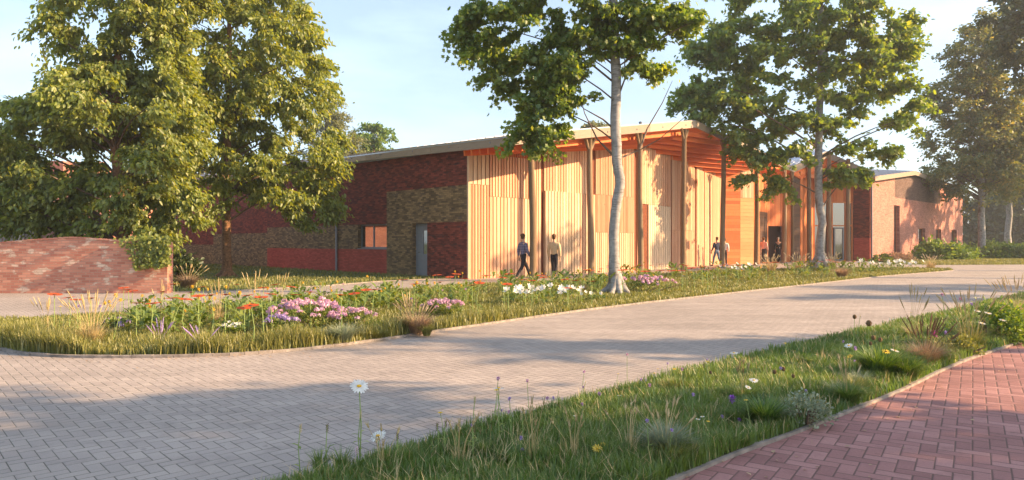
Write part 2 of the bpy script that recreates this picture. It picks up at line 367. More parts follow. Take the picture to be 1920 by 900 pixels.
def blades(pos, h, wd, lean, az):
    """curved grass blades: two quads + tip quad folded"""
    n = len(pos); up = np.array([0, 0, 1.0]); d = np.stack([np.cos(az), np.sin(az), np.zeros(n)], 1); s_ = np.stack([-np.sin(az), np.cos(az), np.zeros(n)], 1)
    h = h[:, None]; wd = wd[:, None]; lean = lean[:, None]
    a0 = pos; a1 = pos + up * h * .5 + d * h * lean * .25; a2 = pos + up * h * (1 - lean * .25) + d * h * lean
    V = np.stack([a0 - s_ * wd / 2, a0 + s_ * wd / 2, a1 + s_ * wd * .4, a1 - s_ * wd * .4, a2 + s_ * wd * .05, a2 - s_ * wd * .05], 1).reshape(-1, 3)
    idx = np.array([[0, 1, 2, 3], [3, 2, 4, 5]]); Fc = (np.arange(n)[:, None, None] * 6 + idx[None]).reshape(-1, 4); return V, Fc

# ------------------------------------------------------------------ thin evening air
hm = bpy.data.materials.new('air'); hm.use_nodes = True; n = hm.node_tree; n.nodes.clear(); k = N(n); pv = k.new('ShaderNodeVolumePrincipled'); pv.inputs['Color'].default_value = (.93, .95, 1, 1)
pv.inputs['Density'].default_value = .0008; pv.inputs['Anisotropy'].default_value = .35; out = k.new('ShaderNodeOutputMaterial'); k.L(pv.outputs[0], out.inputs['Volume'])
hb = MB(); hb.cbox(-75, -14, -1.03, 130, 125, 26); hz0 = tag(hb.build('haze', hm, uvs=False), 'thin golden evening haze in the air', kind='stuff')
# ================================================================== GROUND
def px_poly(pts): return [G(*p) for p in pts]
def sheet(name, poly, z, m, kind='structure', label=None):
    mb = MB(); vs = [(p[0], p[1], z) for p in poly]; mb.add(vs, [tuple(range(len(vs)))]); ob = mb.build(name, m)
    if ob.data.polygons[0].normal.z < 0: ob.data.flip_normals()
    return tag(ob, kind=kind, label=label)
def smooth_line(pts, n=6):
    out = []; pts = [Vector(p) for p in pts]; q = [pts[0]] + pts + [pts[-1]]
    for i in range(1, len(q) - 2):
        for t in range(n):
            t = t / n; out.append(.5 * ((2 * q[i]) + (-q[i - 1] + q[i + 1]) * t + (2 * q[i - 1] - 5 * q[i] + 4 * q[i + 1] - q[i + 2]) * t * t + (-q[i - 1] + 3 * q[i] - 3 * q[i + 1] + q[i + 2]) * t ** 3))
    out.append(pts[-1]); return out
tag(sheet('ground', [(-900, -300, 0), (900, -300, 0), (900, 1500, 0), (-900, 1500, 0)], -.03, M['lawn']))
sheet('road', [(-60, -12, 0), (90, -12, 0), (90, 47.5, 0), (33.5, 44.7, 0), (27, 43.9, 0), (25.4, 47.5, 0), (27.6, 52.5, 0), (20, 57, 0), (0, 40, 0), (-30, 26, 0), (-60, 24, 0)], 0, M['pave'])
isl_front = smooth_line([G(x, y) for x, y in [(0, 655), (60, 666), (180, 671), (400, 668), (560, 657), (700, 640), (900, 610), (1100, 582), (1300, 558), (1500, 536), (1650, 519), (1760, 510)]])
isl_tip = [G(1788, 507.5), G(1780, 504.8)]
isl_back = smooth_line([G(x, y) for x, y in [(1700, 503), (1560, 504.5), (1420, 507), (1290, 512), (1120, 523), (1000, 531), (870, 536), (700, 551), (500, 568), (300, 586), (100, 599), (0, 602)]])
isl_left = [Vector((-11.2, 12.4, 0)), Vector((-11.6, 11.4, 0)), Vector((-11.2, 10.3, 0)), Vector((-10, 9.5, 0)), Vector((-8.3, 9.12, 0))]
island = isl_front + isl_tip + isl_back + isl_left
ver_top = smooth_line([Vector((-7, -1.5, 0)), Vector((-2.3, 2.9, 0)), G(650, 893), G(745, 857), G(950, 797), G(1200, 728), G(1370, 682), G(1560, 638), G(1700, 605), G(1850, 570), G(1920, 553), Vector((21, 24.8, 0)), Vector((34, 34, 0)), Vector((80, 44, 0))])
ver_bot = smooth_line([Vector((-3.5, -1.2, 0)), Vector((-1.2, 1.9, 0)), G(1285, 893), G(1500, 809), G(1680, 737), G(1800, 681), G(1920, 640), Vector((14, 15.6, 0)), Vector((26, 24, 0)), Vector((80, 36, 0))])
verge = ver_bot + ver_top[::-1]
sheet('flower_bed_soil', island, .03, M['earth']); sheet('verge_soil', verge, .03, M['earth'])
lawn = [G(x, y) for x, y in [(313, 549), (450, 545), (600, 537), (720, 527.5), (800, 524), (874, 523)]] + [B(-.02, 0), B(-.02, 45), Vector((-60, 60, 0)), Vector((-40, 20.6, 0)), Vector((-15, 20.2, 0)), Vector((-10, 19.9, 0))]
sheet('lawn', lawn, .02, M['lawn'])
rp = ver_bot + [Vector((80, 30, 0)), Vector((30, 22, 0)), Vector((3.8, 1.2, 0)), Vector((1, -3, 0)), Vector((-3, -3.5, 0))]
sheet('brick_path', rp, .006, M['redpave'])
sheet('far_lawn', [Vector((3.8, 1.2, 0)), Vector((30, 22, 0)), Vector((80, 30, 0)), Vector((90, -11, 0)), Vector((1, -11, 0)), Vector((1, -3, 0))], .004, M['lawn'])
def edging(name, line, wd, z, closed=False, seglen=.9):
    mb = MB(); pts = line + ([line[0]] if closed else []); 
    for a, b_ in zip(pts[:-1], pts[1:]):
        d = b_ - a; l = d.length
        if l < .02: continue
        n_ = max(1, int(l / seglen + .5)); sd = Vector((-d.y, d.x, 0)).normalized() * wd / 2
        for i in range(n_):
            p = a + d * (i / n_); q = a + d * ((i + .985) / n_)
            mb.prism([p - sd, q - sd, q + sd, p + sd], -.02, z + random.uniform(-.003, .003))
    return tag(mb.build(name, M['kerb']), kind='structure')
edging('island_kerb', isl_front + isl_tip + isl_back, .055, .035)
edging('verge_kerb', ver_top, .06, .04); edging('path_kerb', ver_bot, .055, .03)
edging('lawn_kerb', lawn[:6], .07, .03)
# ================================================================== LONG TIMBER AND BRICK BUILDING
hall = empty('community_hall', A0, 'long hall of dark patterned brick and larch boards under a folded roof on log columns', 'building')
def col_at(px, h): D = F * CAMH / h; return P(px, D)
# roof edge (front verge) control points
Pc = P(965, 24.6); Pc_h = 4.95
P2 = B(14.5, -1.53); P2_h = 7.5
P3 = P(1487, 50.4); P3_h = 6.62
P4 = P(1549, 53); P4_h = 8.0
P5 = P(1640, 51.6); P5_h = 6.3
K = B(11.72, 0); K_h = 6.45
def wall_on(a, b_, px):           # parameter along wall line a->b at picture column px
    t = (px - CX) / F; return (t * a.y - a.x) / ((b_.x - a.x) - t * (b_.y - a.y))
BE = P(1352, 44.9); BE_h = 6.05
# ---- brick facade: panels butted in one plane, three bricks
def brick_h(w_): return 5.12 + .014 * w_
def fpx(px):                     # w coordinate on the brick facade for a picture column
    return wall_on(A0, B(0, 1), px)
def fH(px, py): p = A0 + W_ * fpx(px); return HT(py, p.y)
mb = MB()
def wrect(mb, w0, w1, z0, z1, mi, zt0=None, zt1=None, dep=.3, u0=0.0):
    # wall block from w0 to w1 (w1 farther), front face on u=u0 plane, body goes to +u
    a = B(u0, w0); b_ = B(u0, w1); c = B(u0 + dep, w1); d = B(u0 + dep, w0)
    za = zt0 if zt0 is not None else z1; zb = zt1 if zt1 is not None else z1
    vs = [(a.x, a.y, z0), (b_.x, b_.y, z0), (c.x, c.y, z0), (d.x, d.y, z0), (a.x, a.y, za), (b_.x, b_.y, zb), (c.x, c.y, zb), (d.x, d.y, za)]
    mb.add(vs, [(0, 3, 2, 1), (4, 5, 6, 7), (0, 1, 5, 4), (1, 2, 6, 5), (2, 3, 7, 6), (3, 0, 4, 7)], mi)
DK, BR, RD = 0, 1, 2
w_door0, w_door1 = fpx(801), fpx(773); w_win0, w_win1 = fpx(724.5), fpx(671); w_pipe = fpx(633)
zl = 2.28; z_up = fH(725, 360); z_red = 1.13; z_win1 = 2.30
wj1 = fpx(725)
# near bay
wrect(mb, 0.0, w_door0, 0, zl, DK)
wrect(mb, 0.0, wj1, zl, z_up, BR)
wrect(mb, w_door1, wj1, 0, zl, BR)
wrect(mb, 0.0, wj1, z_up, 0, DK, brick_h(0), brick_h(wj1))
wrect(mb, wj1, w_win1, 0, z_red, RD); wrect(mb, w_win1, w_pipe, 0, z_red, RD)
wrect(mb, w_win1, w_pipe, z_red, z_win1, BR)
wrect(mb, wj1, w_pipe, z_win1, 0, DK, brick_h(wj1), brick_h(w_pipe))
# far bays, patchwork of the three bricks
x500 = fpx(501); wj2 = fpx(400); wj3 = fpx(330)
wrect(mb, w_pipe, x500, 0, z_red, RD); wrect(mb, w_pipe, x500, z_red, 2.3, BR); wrect(mb, w_pipe, x500, 2.3, 0, DK, brick_h(w_pipe), brick_h(x500))
wrect(mb, x500, wj2, 0, 2.0, BR); wrect(mb, x500, wj2, 2.0, 0, DK, brick_h(x500), brick_h(wj2))
wrect(mb, wj2, wj3, 0, 1.3, BR); wrect(mb, wj2, wj3, 1.3, 0, DK, brick_h(wj2), brick_h(wj3))
wrect(mb, wj3, 40, 0, 1.6, RD); wrect(mb, wj3, 40, 1.6, 0, BR, brick_h(wj3), brick_h(40))
mb.build('brick_wall', [M['bk_dark'], M['bk_brown'], M['bk_red']], hall)
# window with recessed frame
def frame_rect(mb, o_, ax, h, t=.06, d=None, mull=(), trans=(), mi=0):
    """frame in plane of unit vector ax (width l) standing on o_"""
    l = ax.length; a = ax.normalized(); dn = d
    def bx(x0, x1, z0, z1): mb.box(o_ + a * x0 + Vector((0, 0, z0)), a * (x1 - x0), dn, (0, 0, z1 - z0), mi)
    bx(0, t, 0, h); bx(l - t, l, 0, h); bx(t, l - t, 0, t); bx(t, l - t, h - t, h)
    for m_ in mull: bx(m_ - t / 2, m_ + t / 2, t, h - t)
    for z_ in trans: bx(t, l - t, z_ - t / 2, z_ + t / 2)
def window_at(parent, o_, ax, h, d, framemat, mull=(), trans=(), t=.06, sill=None):
    mb = MB(); frame_rect(mb, o_, ax, h, t, d * .07, mull, trans); wd = mb.build('window', framemat, parent)
    g = MB(); a = ax.normalized(); g.box(o_ + a * t * .8 + d * .03 + Vector((0, 0, t * .8)), ax - a * t * 1.6, d * .012, (0, 0, h - t * 1.6)); g.build('pane', M['glass'], wd)
    if sill: s_ = MB(); s_.box(o_ - a * .04 - d * .2 + Vector((0, 0, -.04)), ax + a * .08, d * .22, (0, 0, .035)); s_.build('sill', framemat, wd)
    return wd
uin = U.copy()
window_at(hall, B(.18, w_win0, z_red + .04), W_ * (w_win1 - w_win0), z_win1 - z_red - .04, uin, M['grey'], mull=((w_win1 - w_win0) * .55,), t=.07, sill=True)
d_ = MB(); ln = w_door1 - w_door0; dz = zl - .02
for (x0, x1, z0, z1) in [(0, .07, 0, dz), (ln - .07, ln, 0, dz), (.07, ln - .07, dz - .08, dz)]: d_.box(B(.2, w_door0 + x0, z0), W_ * (x1 - x0), U * .08, (0, 0, z1 - z0))
df = d_.build('door_frame', M['grey'], hall)
d_ = MB(); gx0, gx1 = .14, ln * .55
for (x0, x1, z0, z1) in [(.075, gx0, .02, dz - .085), (gx1, ln - .075, .02, dz - .085), (gx0, gx1, .02, .95), (gx0, gx1, dz - .3, dz - .085)]: d_.box(B(.22, w_door0 + x0, z0), W_ * (x1 - x0), U * .05, (0, 0, z1 - z0))
dr = d_.build('door', M['grey'], hall)
g = MB(); g.box(B(.245, w_door0 + gx0, .95), W_ * (gx1 - gx0), U * .01, (0, 0, dz - 1.25)); g.build('pane', M['glass'], dr)
g = MB(); g.tube([B(.22, w_door0 + ln * .78, 1.02), B(.15, w_door0 + ln * .78, 1.02), B(.15, w_door0 + ln * .66, 1.02)], .011, 6); g.build('handle', M['steel'], dr)
g = MB(); g.box(B(.34, w_door0, 0), W_ * 12, U * .02, (0, 0, 4.4)); g.build('inner_lining', M['curtain'], hall)
g = MB(); g.tube([B(-.07, w_pipe, .0), B(-.07, w_pipe, 4.95)], .055, 8)
for z in (.6, 2.4, 4.2): g.tube([B(-.07, w_pipe, z), B(-.07, w_pipe, z + .05)], .068, 8)
g.build('downpipe', M['greypipe'], hall)

# ---- upright larch boards on the two angled wings (real boards over a dark backing)
SOA = (A0, K); SOB = (K, BE)
def hA(s): return 5.03 + (K_h - 5.03) * s
def hB(s): return K_h + (BE_h - K_h) * s
def boards(mb, seg, hf, px0, px1, z0, z1, pitch, wd, proud=.03, mi=0, tr=(0, 1), back=0.0):
    a, b_ = seg; s0, s1 = wall_on(a, b_, px0), wall_on(a, b_, px1); d = (b_ - a); l = d.length; ud = d.normalized(); nrm = Vector((ud.y, -ud.x, 0))
    x = s0 * l; e = s1 * l; n_ = max(1, round((e - x) / pitch)); pitch = (e - x) / n_; wd = min(wd, pitch - .048); proud = max(proud, .055)
    for i in range(n_):
        x0 = x + i * pitch + (pitch - wd) / 2; s_ = (x0 + wd / 2) / l
        top = hf(s_) - .02 if z1 is None else min(z1, hf(s_) - .02)
        zb = z0(s_) if callable(z0) else z0
        if top <= zb: continue
        jit = random.uniform(0, .004)
        mb.box(a + ud * x0 + nrm * (.03 + back + jit) + Vector((0, 0, zb)), ud * wd, nrm * proud, (0, 0, top - zb), mi, random.uniform(*tr))
def backing(mb, seg, hf, mi):
    a, b_ = seg; d = b_ - a; ud = d.normalized(); nrm = Vector((ud.y, -ud.x, 0)); n_ = 6
    for i in range(n_):
        s0, s1 = i / n_, (i + 1) / n_; p, q = a + d * s0, a + d * s1; h0, h1 = hf(s0), hf(s1); off = nrm * .03 - Vector((0, 0, 0)); bk = -nrm * .25
        if seg is SOA and i == 0: p = p + ud * .004
        vs = [p + off, q + off, q + bk, p + bk]; vs = vs + [vs[0] + Vector((0, 0, h0)), vs[1] + Vector((0, 0, h1)), vs[2] + Vector((0, 0, h1)), vs[3] + Vector((0, 0, h0))]
        mb.add(vs, [(0, 3, 2, 1), (4, 5, 6, 7), (0, 1, 5, 4), (1, 2, 6, 5), (2, 3, 7, 6), (3, 0, 4, 7)], mi, .2)
mb = MB(); backing(mb, SOA, hA, 0); backing(mb, SOB, hB, 0); mb.build('timber_backing', M['gap'], hall)
def zA(px, py): p = A0 + (K - A0) * wall_on(A0, K, px); return HT(py, p.y)
def zB(px, py): p = K + (BE - K) * wall_on(K, BE, px); return HT(py, p.y)
mb = MB()
z1 = zA(895, 346)
boards(mb, SOA, hA, 876.6, 915, z1, None, .20, .17, mi=1)
boards(mb, SOA, hA, 876.6, 915, 0, z1 - .01, .15, .115, tr=(0, .6))
z2 = zA(960, 371)
boards(mb, SOA, hA, 915, 993, z2, zA(960, 295), .165, .105, tr=(.2, .9), proud=.06)
boards(mb, SOA, hA, 915, 993, 0, z2 - .01, .20, .175, tr=(.5, 1))
boards(mb, SOA, hA, 915, 993, zA(960, 295) + .01, None, .11, .07, mi=2, tr=(0, 1), proud=.05)
boards(mb, SOA, hA, 993, 1012, 0, None, .17, .13, tr=(.5, 1))
z3 = zA(1050, 360)
boards(mb, SOA, hA, 1017, 1103, z3, None, .19, .178, tr=(.3, 1))
boards(mb, SOA, hA, 1017, 1082, 0, z3 - .01, .19, .178, proud=.14, tr=(.2, .8), mi=1)
boards(mb, SOA, hA, 1085, 1114, 0, z3 - .01, .19, .178, tr=(.6, 1))
boards(mb, SOA, hA, 1114, 1187, zA(1150, 367), None, .125, .065, proud=.05, tr=(.3, 1))
boards(mb, SOA, hA, 1114, 1187, zA(1150, 436), zA(1150, 367) - .01, .095, .05, proud=.05, tr=(.3, .9))
boards(mb, SOA, hA, 1114, 1187, 0, zA(1150, 436) - .01, .16, .125, tr=(.5, 1))
boards(mb, SOA, hA, 1192, 1199.5, 0, None, .17, .15, tr=(.5, 1))
# wing B
boards(mb, SOB, hB, 1201, 1255, zB(1230, 385), None, .24, .226, tr=(.3, 1))
boards(mb, SOB, hB, 1213, 1255, 0, zB(1230, 385) - .01, .24, .20, tr=(.5, 1), mi=1, proud=.05)
boards(mb, SOB, hB, 1257, 1300, zB(1280, 432), None, .2, .14, tr=(.4, 1), mi=0)
boards(mb, SOB, hB, 1257, 1300, 0, zB(1280, 432) - .01, .2, .15, tr=(.2, .7))
boards(mb, SOB, hB, 1303.5, 1318, 0, None, .2, .15, tr=(.4, 1))
boards(mb, SOB, hB, 1319, 1350, 0, None, .17, .13, tr=(.3, 1))
mb.build('larch_boards', [M['wood'], M['woodpale'], M['woodor']], hall)
# corner trim of weathered board
mb = MB(); mb.box(B(-.012, -.085), U * .05, W_ * .08, (0, 0, 4.98), 0, .5); mb.build('corner_trim', M['woodpale'], hall)
# ---- horizontal boarded walls of the recess
def hboards(name, a, b_, z0, z1, m, pitch=.19, th=.22, tr=(0, 1), gap=.012):
    mb = MB(); d = b_ - a; ud = d.normalized(); nrm = Vector((ud.y, -ud.x, 0)); n_ = max(1, round((z1 - z0) / pitch)); ph = (z1 - z0) / n_
    mb.box(a - nrm * th + Vector((0, 0, z0)), d, nrm * (th - .02), (0, 0, z1 - z0), 0, .1)
    for i in range(n_): mb.box(a - nrm * .02 + Vector((0, 0, z0 + i * ph + gap / 2)), d, nrm * random.uniform(.02, .026), (0, 0, ph - gap), 0, random.uniform(*tr))
    return mb.build(name, m, hall)
def vboards(name, a, b_, z0, z1, m, pitch=.19, th=.22, tr=(0, 1), parent=None):
    mb = MB(); d = b_ - a; ud = d.normalized(); nrm = Vector((ud.y, -ud.x, 0)); n_ = max(1, round(d.length / pitch)); ph = d.length / n_
    mb.box(a - nrm * th + Vector((0, 0, z0)), d, nrm * (th - .02), (0, 0, z1 - z0), 0, .1)
    for i in range(n_): mb.box(a - nrm * .02 + ud * (i * ph + .006) + Vector((0, 0, z0)), ud * (ph - .012), nrm * random.uniform(.02, .026), (0, 0, z1 - z0), 0, random.uniform(*tr))
    return mb.build(name, m, parent or hall)
C0 = BE + Vector((.06, 0.0, 0)); C1 = P(1388, 45.2); C2 = P(1413, 45.7); D0 = P(1440, 49.6); D1 = P(1470, 50.2); D2 = P(1502, 50.8); E0 = P(1525, 53.2); E1 = P(1600, 53.6)
hboards('boarded_wall', C0, C1 - Vector((.01, 0, 0)), 0, 6.4, M['woodor'], .2)
hboards('boarded_wall', C1, C2, 0, 4.4, M['woodh'], .24, tr=(.6, 1))
vboards('boarded_wall', C1, C2, 4.41, 6.5, M['wood'], .2)
vboards('boarded_wall', C2 + Vector((.01, .02, 0)), D0, 0, 6.6, M['woodor'], .2)
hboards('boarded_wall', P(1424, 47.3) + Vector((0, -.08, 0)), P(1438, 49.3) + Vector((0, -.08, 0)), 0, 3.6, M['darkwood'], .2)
vboards('boarded_wall', D0 + Vector((.01, 0, 0)), D1, 2.65, 6.7, M['woodor'], .2)
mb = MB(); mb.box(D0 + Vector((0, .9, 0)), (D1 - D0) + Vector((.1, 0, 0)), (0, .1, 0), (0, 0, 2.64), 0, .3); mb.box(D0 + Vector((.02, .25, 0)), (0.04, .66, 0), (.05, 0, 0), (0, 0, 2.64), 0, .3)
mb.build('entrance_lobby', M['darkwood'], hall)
vboards('boarded_wall', D1 + Vector((.01, 0, 0)), P(1486, 50.5), 0, 6.7, M['woodor'], .25)
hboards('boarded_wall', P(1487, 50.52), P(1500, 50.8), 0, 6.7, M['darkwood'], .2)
vboards('boarded_wall', P(1501, 50.8), E0, 0, 6.75, M['woodor'], .2)
vboards('boarded_wall', E0 + Vector((.01, 0, 0)), E1, HT(378, 53.3), 6.7, M['woodor'], .28)
hx = E1 - E0; hz = HT(378, 53.3) - .02
window_at(hall, E0 + Vector((.03, -.02, .01)), hx * .97, hz, Vector((0, 1, 0)), M['woodor'], mull=(hx.length * .46, hx.length * .78), trans=(2.75,), t=.09)
mb = MB(); xo = E0 + hx * .50 + Vector((0, -.09, .02)); frame_rect(mb, xo, hx * .25, 2.6, .11, Vector((0, .06, 0))); gd = mb.build('entrance_door', M['grey'], hall)
g = MB(); g.box(xo + Vector((.1, .03, .1)), hx * .25 - Vector((.2, 0, 0)), (0, .01, 0), (0, 0, 2.4)); g.build('pane', M['glass'], gd)
g = MB(); g.tube([xo + Vector((.75, -.05, .9)), xo + Vector((.75, -.05, 1.4))], .015, 6); g.build('handle', M['steel'], gd)
g = MB(); g.box(E0 + Vector((0, 2.2, 0)), hx, (0, .1, 0), (0, 0, 6), 0, .5); g.build('foyer_wall', M['curtain'], hall)
# brick return beside the entrance
def ybrick(mb, a, b_, zs, th=.3):
    d = b_ - a; ud = d.normalized(); nrm = Vector((ud.y, -ud.x, 0))
    for z0, z1, mi in zs: mb.box(a - nrm * th + Vector((0, 0, z0)), d, nrm * th, (0, 0, z1 - z0), mi)
mb = MB(); ybrick(mb, E1 + Vector((.02, 0, 0)), P(1630, 52.75), [(0, HT(446, 53), 1), (HT(446, 53), 6.7, 0)]); mb.build('brick_return', [M['bk_dark'], M['bk_red']], hall)

# ---- soffit, rafters, fascia and folded metal roof
def lerp(a, b_, t): return a + (b_ - a) * t
def hz_(p, h): return Vector((p.x, p.y, h))
Fa, Fb = hz_(Pc, Pc_h), hz_(P2, P2_h); Wa, Wb = hz_(A0 - W_ * .0 - U * .3, 5.04), hz_(K, K_h)
def plane2(p):
    r = Vector((p.x, p.y, 0)) - A0; u_, w_ = r.dot(U), r.dot(W_); return 6.45 + .0369 * (u_ - 11.9) - .5855 * (min(w_, 1.9) - .1)
mb = MB(); nseg = 24
for i in range(nseg):
    for j in range(6):
        q = []
        for (a, b_) in ((i, j), (i + 1, j), (i + 1, j + 1), (i, j + 1)): q.append(lerp(lerp(Fa, Fb, a / nseg), lerp(Wa, Wb, a / nseg), b_ / 6))
        mb.add(q, [(0, 1, 2, 3)], 0, (j * .17 + i * .31) % 1)
# right-hand slope
edge = [P2, P3]; inner = [K, BE, C0, C1, C2, D0, D1, P(1502, 50.8)]
def poly_at(line, t):
    ls = [0]; 
    for a, b_ in zip(line[:-1], line[1:]): ls.append(ls[-1] + (Vector((b_.x, b_.y, 0)) - Vector((a.x, a.y, 0))).length)
    x = t * ls[-1]
    for k in range(len(line) - 1):
        if x <= ls[k + 1] + 1e-6: return lerp(line[k], line[k + 1], (x - ls[k]) / (ls[k + 1] - ls[k]))
    return line[-1]
ns = 36
for i in range(ns):
    for j in range(5):
        q = []
        for (a, b_) in ((i, j), (i + 1, j), (i + 1, j + 1), (i, j + 1)):
            e = poly_at(edge, a / ns); n_ = poly_at(inner, a / ns); e = hz_(e, plane2(e) if a else P2_h); e.z = lerp(P2_h, P3_h, a / ns)
            n_ = hz_(n_, max(5.55, min(6.5, plane2(n_)))); q.append(lerp(e, n_, b_ / 5))
        mb.add(q, [(0, 1, 2, 3)], 0, (j * .17 + i * .31) % 1)
# third and fourth slopes
def ruled(mb, a, b_, c, d, n_, m_, mi=0):
    for i in range(n_):
        for j in range(m_):
            q = [lerp(lerp(a, b_, x / n_), lerp(d, c, x / n_), y / m_) for x, y in ((i, j), (i + 1, j), (i + 1, j + 1), (i, j + 1))]; mb.add(q, [(0, 1, 2, 3)], mi, random.random())
V3, V4, V5 = hz_(P3, P3_h), hz_(P4, P4_h), hz_(P5, P5_h)
Em = lerp(E0, E1, .3)
ruled(mb, V3, V4, hz_(Em, 7.4), hz_(P(1502, 50.85), 6.3), 5, 4); ruled(mb, V4, V5, hz_(P(1633, 52.7), 6.3), hz_(Em, 7.4), 8, 4)
sf = mb.build('soffit', M['soffit'], hall)
mb = MB()   # gable infill above the glazed wall, up to the third ridge
vs = [hz_(P(1500, 50.9), 6.3), hz_(E1, 6.3), hz_(Em, 7.4)]; mb.add(vs + [v + Vector((.05, .25, 0)) for v in vs], [(0, 1, 2), (5, 4, 3), (0, 3, 4, 1), (1, 4, 5, 2), (2, 5, 3, 0)], 0, .4); mb.build('gable_infill', M['woodor'], hall)
rafters = []
for t in (.16, .32, .48, .64, .80, .94):
    a = lerp(Fa, Wa, t); b_ = lerp(Fb, Wb, t); rafters.append((a, b_))
w2 = -1.2
while w2 < 1.75:
    t = (w2 + 1.53) / 1.63; 
    ust = 14.5 - (w2 + 1.53) * 1.595 if w2 < .1 else 11.72 + w2 * 12.3 / 2.17 + .1
    uen = 14.5 + (w2 + 1.53) * 17.9 / 2.53
    uen = min(uen, 31.5 - w2 * .3)
    if w2 > 0.6: uen = min(uen, 26.5)
    a = B(ust, w2); b_ = B(uen - .1, w2)
    if uen > ust + .5: rafters.append((hz_(a, plane2(a)), hz_(b_, plane2(b_))))
    w2 += .36
for a, b_ in rafters:
    mb = MB(); dn = Vector((0, 0, -.11)); mb.bar(a + dn, b_ + dn, .09, .22, mi=0, tint=random.random()); mb.build('rafter', M['soffit'], hall)
for t in (.1, .25, .4, .55, .7, .85):
    for a, b_, c, d in ((V3, V4, hz_(Em, 7.4), hz_(P(1502, 50.85), 6.3)), (V4, V5, hz_(P(1633, 52.7), 6.3), hz_(Em, 7.4))):
        p, q = lerp(a, d, t), lerp(b_, c, t); mb = MB(); mb.bar(p - Vector((0, 0, .12)), q - Vector((0, 0, .12)), .09, .2, tint=random.random()); mb.build('rafter', M['soffit'], hall)
# fascia boards with proud bolts, one part per run
def fascia(a, b_, h0=.42, h1=None, th=.09, out=None, bolts=True, drop=.12):
    mb = MB(); d = b_ - a; hd = Vector((d.x, d.y, 0)).normalized(); nrm = out if out is not None else Vector((hd.y, -hd.x, 0)); h1 = h1 or h0
    n_ = max(1, int(d.length / 4.2))
    for i in range(n_):
        p, q = lerp(a, b_, i / n_), lerp(a, b_, (i + .998) / n_); ha, hb = lerp(h0, h1, i / n_), lerp(h0, h1, (i + 1) / n_); dz_ = Vector((0, 0, -drop)); z = Vector((0, 0, 1))
        vs = [p + dz_, q + dz_, q + dz_ + nrm * th, p + dz_ + nrm * th, p + z * (ha - drop), q + z * (hb - drop), q + z * (hb - drop) + nrm * th, p + z * (ha - drop) + nrm * th]
        mb.add(vs, [(0, 3, 2, 1), (4, 5, 6, 7), (0, 1, 5, 4), (1, 2, 6, 5), (2, 3, 7, 6), (3, 0, 4, 7)], 0, random.random())
    f_ = mb.build('fascia', M['fascia'], hall)
    if bolts:
        k_ = int(d.length / 2.3)
        for i in range(k_): bo = MB(); c = lerp(a, b_, (i + .5) / k_) + nrm * (th + .005) + Vector((0, 0, h0 * .5 - drop)); bo.ball(c, .035, seg=6, rings=4); bo.build('bolt', M['grey'], f_)
    return f_
side_far = hz_(B(-.3, 11.5), 5.35)
fascia(Fa, side_far, .36, out=-U, drop=0.0); fascia(side_far + W_ * .01, hz_(B(-.3, 40), 5.9), .36, out=-U, bolts=False, drop=0.0)
fascia(Fa - U * .09, Fb, .35, .36, drop=0.0)
fascia(Fb, V3, .36, .38, bolts=False, drop=0.0); fascia(V3, V4, .5, .5, bolts=False, drop=0.0); fascia(V4, V5, .5, .42, bolts=False, drop=0.0)
# metal roof planes with raised seams
def roofplane(poly, th=.05, seamdir=None, n_seam=0):
    mb = MB(); vs = [Vector(p) for p in poly]; n_ = len(vs); mb.add(vs + [v - Vector((0, 0, th)) for v in vs], [tuple(range(n_)), tuple(range(n_, 2 * n_))[::-1]] + [(i, n_ + i, n_ + (i + 1) % n_, (i + 1) % n_) for i in range(n_)], 0, .5)
    if n_seam:
        a, b_, c, d = vs    # seams run from edge a-b to edge d-c
        for i in range(n_seam + 1):
            t = (i + .02) / (n_seam + .04); p, q = lerp(a, b_, t), lerp(d, c, t); mb.bar(p + Vector((0, 0, .02)), q + Vector((0, 0, .02)), .05, .07, tint=.5)
    return mb.build('metal_roof', M['metal'], hall)
T = Vector((0, 0, .345)); T2 = Vector((0, 0, .355))
rb = hz_(B(14.5, 40), 6.6)
roofplane([Fa + T - U * .1, hz_(B(-.4, 40), 6.24), rb, Fb + T2], n_seam=90)
roofplane([Fb + T2, rb, hz_(B(31, 34), 6.9), V3 + T2], n_seam=60)
# slope rising from the valley, seen from in front
VB = hz_(P(1452, 57.5), HT(290, 57.5)); RB = hz_(P(1527, 62), HT(272, 62))
roofplane([VB, V3 + Vector((0, 0, .43)), V4 + Vector((0, 0, .5)), RB], n_seam=12)
RB2 = hz_(P(1600, 68), 9.2); VB2 = hz_(P(1600, 62), 6.6)
roofplane([V4 + Vector((0, 0, .5)), V5 + Vector((0, 0, .42)), VB2, RB], n_seam=14)
